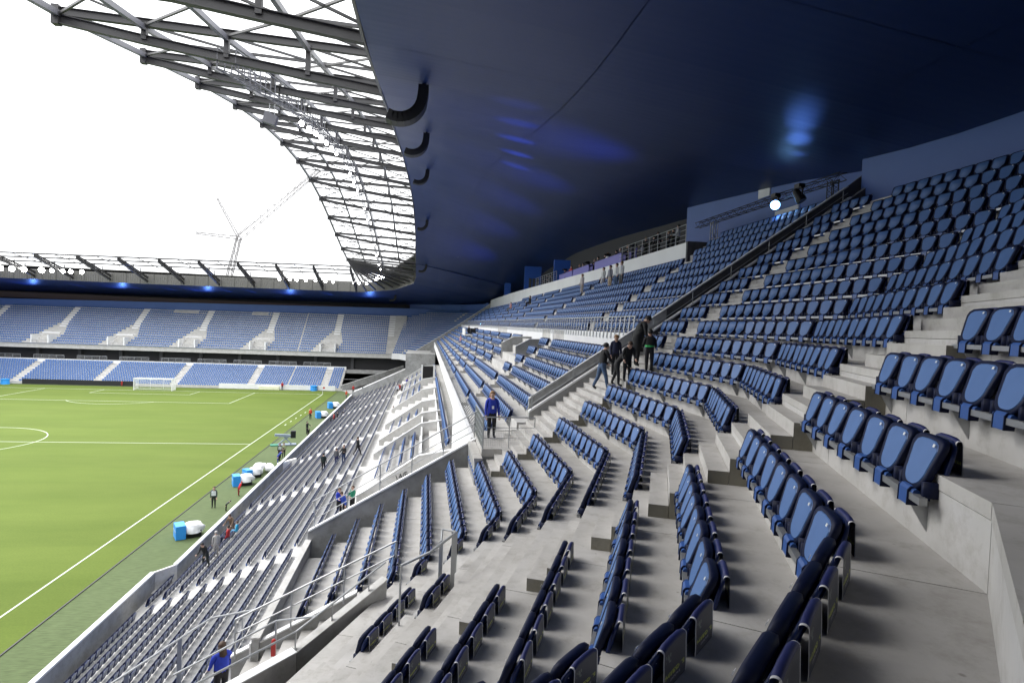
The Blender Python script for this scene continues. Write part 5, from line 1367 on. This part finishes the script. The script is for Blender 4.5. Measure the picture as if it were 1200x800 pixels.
person((-5.15, 16.6, H-10.55), 'brown-haired steward in blue hooded jacket seen from behind at the bottom rails', 330, 1.72, RBLUE, BLACK, HBR, longhair=True, near=True, wide=1.15, arms=((.3, .15), (.3, .2)), bend=(.5, .5))
# lower tier
person((-4.99, 37.6, 4.12), 'person in blue jacket, left one of the three by the rail of the lower walkway', 150, 1.72, RBLUE, BLACK, HBR, near=True, arms=((.6, .1), (.6, .1)), bend=(1.0, 1.0))
person((-4.60, 37.3, 4.12), 'person in blue jacket bending, middle one of the three by the lower walkway rail', 230, 1.68, (.03, .08, .45), BLACK, HBR, lean=.35, near=True, headdown=.3)
person((-4.25, 38.2, 4.12), 'person in green jacket, right one of the three by the lower walkway rail', 215, 1.70, GREEN, BLACK, HBR, near=True, arms=((.5, .1), (.5, .1)), bend=(1.0, .9))
person((-12.77, 37.7, .92), 'man in black bending over in the aisle of the lower tier near the pitch wall', 200, 1.75, BLACK, (.02, .025, .02), HBK, lean=.5, arms=((.5, .1), (.9, .1)), bend=(.7, .8), stride=.2)
person((-12.71, 39.3, .92), 'person in pale grey hooded coat beside the bending man in the lower tier', 330, 1.68, (.42, .40, .38), (.35, .33, .31), (.4, .38, .36), lean=.15)
person((-12.75, 41.7, .92), 'person in red jacket seated in the front rows of the lower tier', 270, 1.65, RED, NAVY, HBK, sit=True)
person((-13.2, 44.0, .56), 'man in brown jacket leaning over the front row seats of the lower tier', 200, 1.75, BROWN, (.2, .14, .1), HBR, lean=.4, arms=((.9, .3), (.9, .3)), bend=(.5, .5))
person((-12.6, 43.1, .92), 'child in turquoise and white jacket seated beside the man in brown', 270, 1.4, (.03, .38, .60), (.1, .3, .5), HBR, sit=True)
person((-8.83, 55.2, 2.38), 'person in dark green-black coat standing alone among the lower seats, leftmost of four', 10, 1.75, (.01, .02, .018), BLACK, HBK)
person((-7.82, 56.0, 2.74), 'person in grey top and navy trousers, second of the four among the lower seats', 20, 1.70, GREY, (.02, .02, .09), HBR)
person((-7.07, 55.3, 3.08), 'man in black T-shirt and jeans, third of the four among the lower seats', 200, 1.78, BLACK, (.03, .05, .12), HBR, arms=((.6, .2), (.6, .2)), bend=(1.2, 1.2))
person((-5.9, 55.8, 3.78), 'man in black walking up, rightmost of the four among the lower seats', 60, 1.75, BLACK, BLACK, HBR, stride=.5)
person((-3.85, 77.3, 4.12), 'person in blue jacket seated at the edge of the lower walkway', 250, 1.7, RBLUE, NAVY, HBK, sit=True)
for p, lab, tp, hd in (((-4.38, 100.2, 4.12), 'person in pale top, left of the red jacket at the end of the lower walkway', (.5, .55, .6), 200), ((-4.1, 101.5, 4.12), 'person in red jacket at the far end of the lower walkway', RED, 190), ((-3.7, 100.6, 4.12), 'person in dark jacket, right of the red jacket at the end of the lower walkway', GREY, 220), ((-3.2, 112.0, 4.12), 'person in violet-blue top near the dark doorway of the lower stand', (.10, .06, .42), 180)):
    person(p, lab, hd, 1.72, tp, BLACK, HBR)
person((-13.3, 91.5, .9), 'person in red jacket seated close to the pitch wall, farther along', 270, 1.7, RED, BLACK, HBK, sit=True)
person((-13.0, 93.0, .9), 'person in black seated behind the red jacket near the pitch wall', 270, 1.7, BLACK, BLACK, HBK, sit=True)
person((-12.2, 95.0, 1.3), 'person in grey seated in the second row near the pitch wall', 270, 1.7, (.2, .2, .24), BLACK, HBK, sit=True)
person((-13.0, 130.0, .6), 'person in dark teal leaning on the pitch wall near the far corner', 250, 1.7, (.02, .05, .06), BLACK, HBK, lean=.4)
# middle tier and gallery
person((4.9, 84.0, H-3.2), 'person in pink top in the middle tier of the long stand', 250, 1.6, (.5, .25, .3), GREY, HBR)
person((6.3, 88.0, H-2.0), 'person in black by the white camera platform in the middle tier', 200, 1.75, BLACK, BLACK, HBK)
for (x, y, z, lab, tp, lg, hr) in ((12.46, 46.9, 2.73, 'blonde woman in pale top standing alone in the balcony seats', (.55, .5, .5), (.4, .36, .36), HBL), (13.2, 43.5, 3.0, 'person in white shirt leading the balcony group of four', WHT, (.3, .3, .35), HBR),
        (12.5, 39.6, 2.74, 'tall person in grey top and beige trousers in the balcony group', (.25, .25, .3), (.5, .4, .3), HBR), (12.46, 38.1, 2.74, 'person in white shirt and jeans in the balcony group', WHT, JEANS, HBK), (12.46, 37.1, 2.76, 'fair person in white top, rightmost of the balcony group', WHT, GREY, HBL),
        (11.7, 67.0, 2.24, 'bearded man in black sitting in the balcony seats farther away', BLACK, BLACK, HBK), (11.2, 79.0, 1.9, 'person in pink seated in the balcony', (.5, .25, .25), GREY, HBR)):
    person((x, y, H+z), lab, 250, 1.72, tp, lg, hr, sit='seated' in lab or 'sitting' in lab)
pg = [(15.6, 77.0), (15.5, 74.0), (15.7, 70), (15.5, 66.2), (15.6, 64.4), (15.4, 62.8), (15.7, 60.5), (15.6, 58.6), (15.5, 56.4), (15.7, 54.8), (15.5, 53.0), (15.6, 51.2), (15.4, 49.8), (15.7, 48.3), (15.5, 46.7), (15.6, 45.2), (15.4, 43.4), (15.8, 42.2), (15.5, 41.0), (15.6, 39.6), (15.4, 38.5), (15.7, 37.4), (15.5, 36.2), (15.4, 35.2)]
tops = [BLACK, BLACK, GREY, BLACK, NAVY, RED, BLACK, (.5, .45, .4), BLACK, BLACK, GREY, BLACK, WHT, BLACK, NAVY, BLACK, GREY, (.4, .4, .5), BLACK, BLACK, BLACK, GREY, BLACK, WHT]
nmc = {BLACK: 'black', GREY: 'grey', NAVY: 'navy', RED: 'red', WHT: 'white'}
for i, (x, y) in enumerate(pg):
    person((x, y, H+4.75+.25), 'person in %s top on the press gallery, %s along from the far end' % (nmc.get(tops[i], 'pale'), ORD[i]), 270+random.uniform(-60, 60), 1.62+random.random()*.2, tops[i], BLACK, HBK if i % 3 else HBL, group='people on the press gallery', arms=((.4, .1), (.6, .1)), bend=(.9, .8))
    if i % 4 == 1:
        t = thing('camera_tripod', 'black camera on tripod on the press gallery beside the %s person from the far end' % ORD[i], 'camera', (x-.4, y+.7, H+5.0)); mm = MB()
        for a in (0, 2.1, 4.2): mm.tube((0, 0, 1.3), (.35*cos(a), .35*sin(a), 0), .02, 5)
        mm.build('tripod', M['black'], t); mm = MB(); mm.box(-.28, .12, -.09, .09, 1.3, 1.5); mm.tube((-.28, 0, 1.4), (-.45, 0, 1.4), .07, 8); mm.build('camera_body', M['black'], t)
# pitch side
person((-17.27, 52.5, .0), 'man in white vest and dark trousers standing beside the touchline board', 170, 1.80, (.03, .05, .05), (.015, .02, .02), HBR, vest=(.72, .76, .78), near=True)
person((-18.0, 98.4, 0), 'person in red jacket standing on the pitch surround halfway to the far corner', 200, 1.85, (.50, .04, .02), BLACK, HBR)
person((-31.45, 137.6, 0), 'person in red jacket standing behind the far goal line in front of the stand', 180, 1.8, RED, (.05, .05, .09), HBR)
person((-15.8, 124.7, 0), 'person in orange-red jacket near the far corner, left of two', 220, 1.8, (.5, .06, .01), GREY, HBR)
person((-15.6, 134.5, 0), 'person in red jacket and black trousers at the far corner wall', 200, 1.8, RED, BLACK, HBK)
person((-64.6, 137.6, .0), 'small person in red sitting by the far black board', 180, 1.2, RED, RED, HBK)
person((-16.1, 85.8, 0), 'person in dark olive jacket standing near the pitch wall', 120, 1.8, (.02, .025, .02), BLACK, HBK, arms=((.9, .4), (.2, .1)))
person((-15.6, 84.0, 0), 'person in dark clothes crouching near the pitch wall', 120, 1.2, BLACK, BLACK, HBK, lean=.5)
person((-16.3, 71.0, 0), 'person in white vest bending near the pitch wall equipment', 160, 1.75, BLACK, BLACK, HBK, vest=(.72, .76, .72), lean=.15)
person((-15.9, 71.2, 0), 'person in yellowish vest beside the one in the white vest', 160, 1.75, (.3, .32, .2), BLACK, HBK, vest=(.5, .55, .3))
person((-16.0, 69.6, 0), 'person in black leaning on the pitch wall from outside', 90, 1.7, BLACK, BLACK, HBK, lean=.7)
person((-15.8, 68.0, 0), 'person in blue leaning on the pitch wall from outside', 80, 1.75, (.03, .05, .28), (.03, .05, .28), HBR, lean=.8)
person((-16.3, 55.9, 0), 'person in red hooded coat crouching by the covered equipment near the pitch wall', 60, 1.35, (.55, .02, .03), (.2, .01, .01), RED, lean=.5)
person((-16.0, 51.6, 0), 'person in charcoal crouching behind the pitch wall', 90, 1.05, (.04, .045, .05), BLACK, (.04, .045, .05), lean=.9)
bake_people()

# ================================================================== PITCH SIDE THINGS
def tarp_box(x, y, rz, lab, sc=1.0, lo=True):
    sc *= .8
    t = thing('covered_equipment', lab, 'equipment', (x, y, 0), rz, 'equipment under white covers along the pitch wall')
    mm = MB(); n = 14; m_ = 9
    for j in range(m_+1):
        for i in range(n):
            a = 2*pi*i/n; ph = (pi/2)*j/m_; rr = .95*sc*(cos(ph)**.55)*(1+.12*sin(3*a+j)+.06*random.random()); mm.v.append((.75*sc+rr*cos(a)*.95, rr*sin(a)*.85, .35+(.85*sc)*(sin(ph)**.8)))
    for j in range(m_):
        for i in range(n): k = (i+1) % n; mm.f.append((j*n+i, j*n+k, (j+1)*n+k, (j+1)*n+i)); mm.m.append(0)
    mm.build('cover', M['tarp'], t, True)
    mm = MB(); mm.box(-.75*sc, .05, -.75*sc, .75*sc, .02, 1.25*sc); mm.build('crate', M['ltblue'], t)
    mm = MB(); mm.box(-.78*sc, -.70*sc, -.7*sc, .7*sc, .55, .60); mm.build('crate_band', M['greyeq'], t)
    if lo: mm = MB(); mm.box(.2, 1.35*sc, -.6*sc, .6*sc, 0, .5); mm.build('base_frame', M['black'], t)
tarp_box(-17.0, 45.6, .5, 'light blue crate with white tarpaulin on dark frame, nearest one by the pitch wall')
tarp_box(-17.3, 59.5, .4, 'light blue crate and white tarpaulin beside the red hooded person')
tarp_box(-17.1, 62.2, .7, 'light blue crate and white tarpaulin just behind another one, beyond the red hooded person', .9)
tarp_box(-16.8, 100.0, .4, 'light blue crate and white tarpaulin, nearer of the far pair by the wall', 1.05)
tarp_box(-16.6, 111.0, .4, 'light blue crate and white tarpaulin, farther of the far pair by the wall', 1.1)
t = thing('covered_equipment', 'pile of crumpled white and grey sheeting against the pitch wall', 'equipment', (-16.4, 64.2, 0))
mm = MB()
for k in range(7): mm.ball((random.uniform(-.7, .7), random.uniform(-1.5, 1.5), .35+random.random()*.3), random.uniform(.3, .6), 0, 7, 5, (1, 1.3, .8))
mm.build('cover', M['tarp'], t)
t = thing('camera_crane', 'grey-blue camera crane on green base plates standing on the pitch surround', 'equipment', (-17.3, 78.3, 0), .3)
mm = MB(); mm.box(-1.8, -.9, -.5, .5, 0, .12); mm.build('base_plate', M['green'], t)
mm = MB(); mm.box(-.9, 1.3, -.45, .45, .02, .12); mm.build('base_plate', M['greyeq'], t)
mm = MB(); mm.bar((-1.3, 0, 1.35), (1.0, 0, 1.1), .35, .30); mm.bar((-.9, 0, .1), (.5, 0, 1.2), .14, .14); mm.bar((.7, 0, .1), (-.4, 0, 1.3), .14, .14); mm.build('arm', M['greyeq'], t)
mm = MB(); mm.box(.6, 1.2, -.3, .3, .9, 1.8); mm.build('counterweight', M['black'], t)
for (x, y, lab) in ((-86.6, 136.6, 'light blue barrel-shaped tub at the left end of the far black board'), (-24.6, 137.5, 'light blue tub standing by the far corner flag')):
    t = thing('plastic_tub', lab, 'tub', (x, y, 0)); mm = MB(); mm.tube((0, 0, 0), (0, 0, 1.05), .80, 14, 0, .70); mm.build('body', M['ltblue'], t); mm = MB(); mm.tube((0, 0, .98), (0, 0, 1.10), .78, 14); mm.build('rim', M['ltblue'], t)
t = thing('crash_mat', 'cream rectangular cushion lying behind the far goal', 'cushion', (-34.3, 137.2, 0)); mm = MB(); mm.box(-2.0, 2.3, -.3, .3, 0, .75); mm.build('cushion', M['cream'], t)
# goal
g = thing('goal', 'white football goal with sagging net at the far end of the pitch', 'goal', (CX, PY1, 0))
mm = MB(); mm.tube((-3.66, 0, 0), (-3.66, 0, 2.5), .09, 10); mm.build('post', M['white'], g)
mm = MB(); mm.tube((3.66, 0, 0), (3.66, 0, 2.5), .09, 10); mm.build('post', M['white'], g)
mm = MB(); mm.tube((-3.72, 0, 2.44), (3.72, 0, 2.44), .09, 10); mm.build('crossbar', M['white'], g)
mm = MB()
for x in (-3.66, 3.66): mm.path([(x, 0, 2.44), (x, 1.9, 2.44), (x, 1.9, 0)], .05, 6)
mm.tube((-3.66, 1.9, 2.44), (3.66, 1.9, 2.44), .04, 6); mm.tube((-3.66, 2.0, .05), (3.66, 2.0, .05), .05, 6); mm.tube((-1.3, 1.9, 0), (-1.3, 1.9, 2.4), .03, 6); mm.tube((1.3, 1.9, 0), (1.3, 1.9, 2.4), .03, 6)
mm.build('net_frame', M['white'], g)
mm = MB(); r_ = .012
for k in range(49): x = -3.66+7.32*k/48; mm.bar((x, 0, 2.42-.25*abs(sin(k*pi/16))), (x, 1.9, 2.35), r_, r_); mm.bar((x, 1.9, 2.4), (x, 2.0, .05), r_, r_)
for k in range(17): z = .1+k*.145; mm.bar((-3.66, 1.95, z), (3.66, 1.95, z), r_, r_); 
for k in range(13):
    y = k*.15
    for x in (-3.66, 3.66): mm.bar((x, y, .05), (x, y, 2.42), r_*1.6, r_*1.6)
for k in range(17):
    for x in (-3.66, 3.66): mm.bar((x, 0, .1+k*.145), (x, 1.9, .1+k*.145), r_*1.6, r_*1.6)
mm.build('net', M['net'], g, kind='stuff')
t = thing('corner_flag', 'corner flag pole with a small red flag at the far right pitch corner', 'flag', (PX1, PY1, 0)); mm = MB(); mm.tube((0, 0, 0), (0, 0, 1.6), .035, 6); mm.build('pole', M['white'], t); mm = MB(); mm.box(0, .45, -.01, .01, 1.25, 1.6); mm.build('flag_cloth', M['red'], t)
t = thing('camera_platform', 'white camera platform with black chairs in the upper rows of the middle tier', 'platform', (6.6, 86, H-1.6))
mm = MB(); mm.box(-1.2, 1.2, -3, 3, 0, .15); mm.box(-1.2, -1.1, -3, 3, .15, 1.0); mm.build('deck', M['white'], t)
mm = MB(); mm.box(-.3, .4, -1.6, .2, .2, 1.0); mm.box(.5, 1.0, .8, 2.2, .2, 1.1); mm.build('equipment_case', M['black'], t)
for ob in (so,): pass
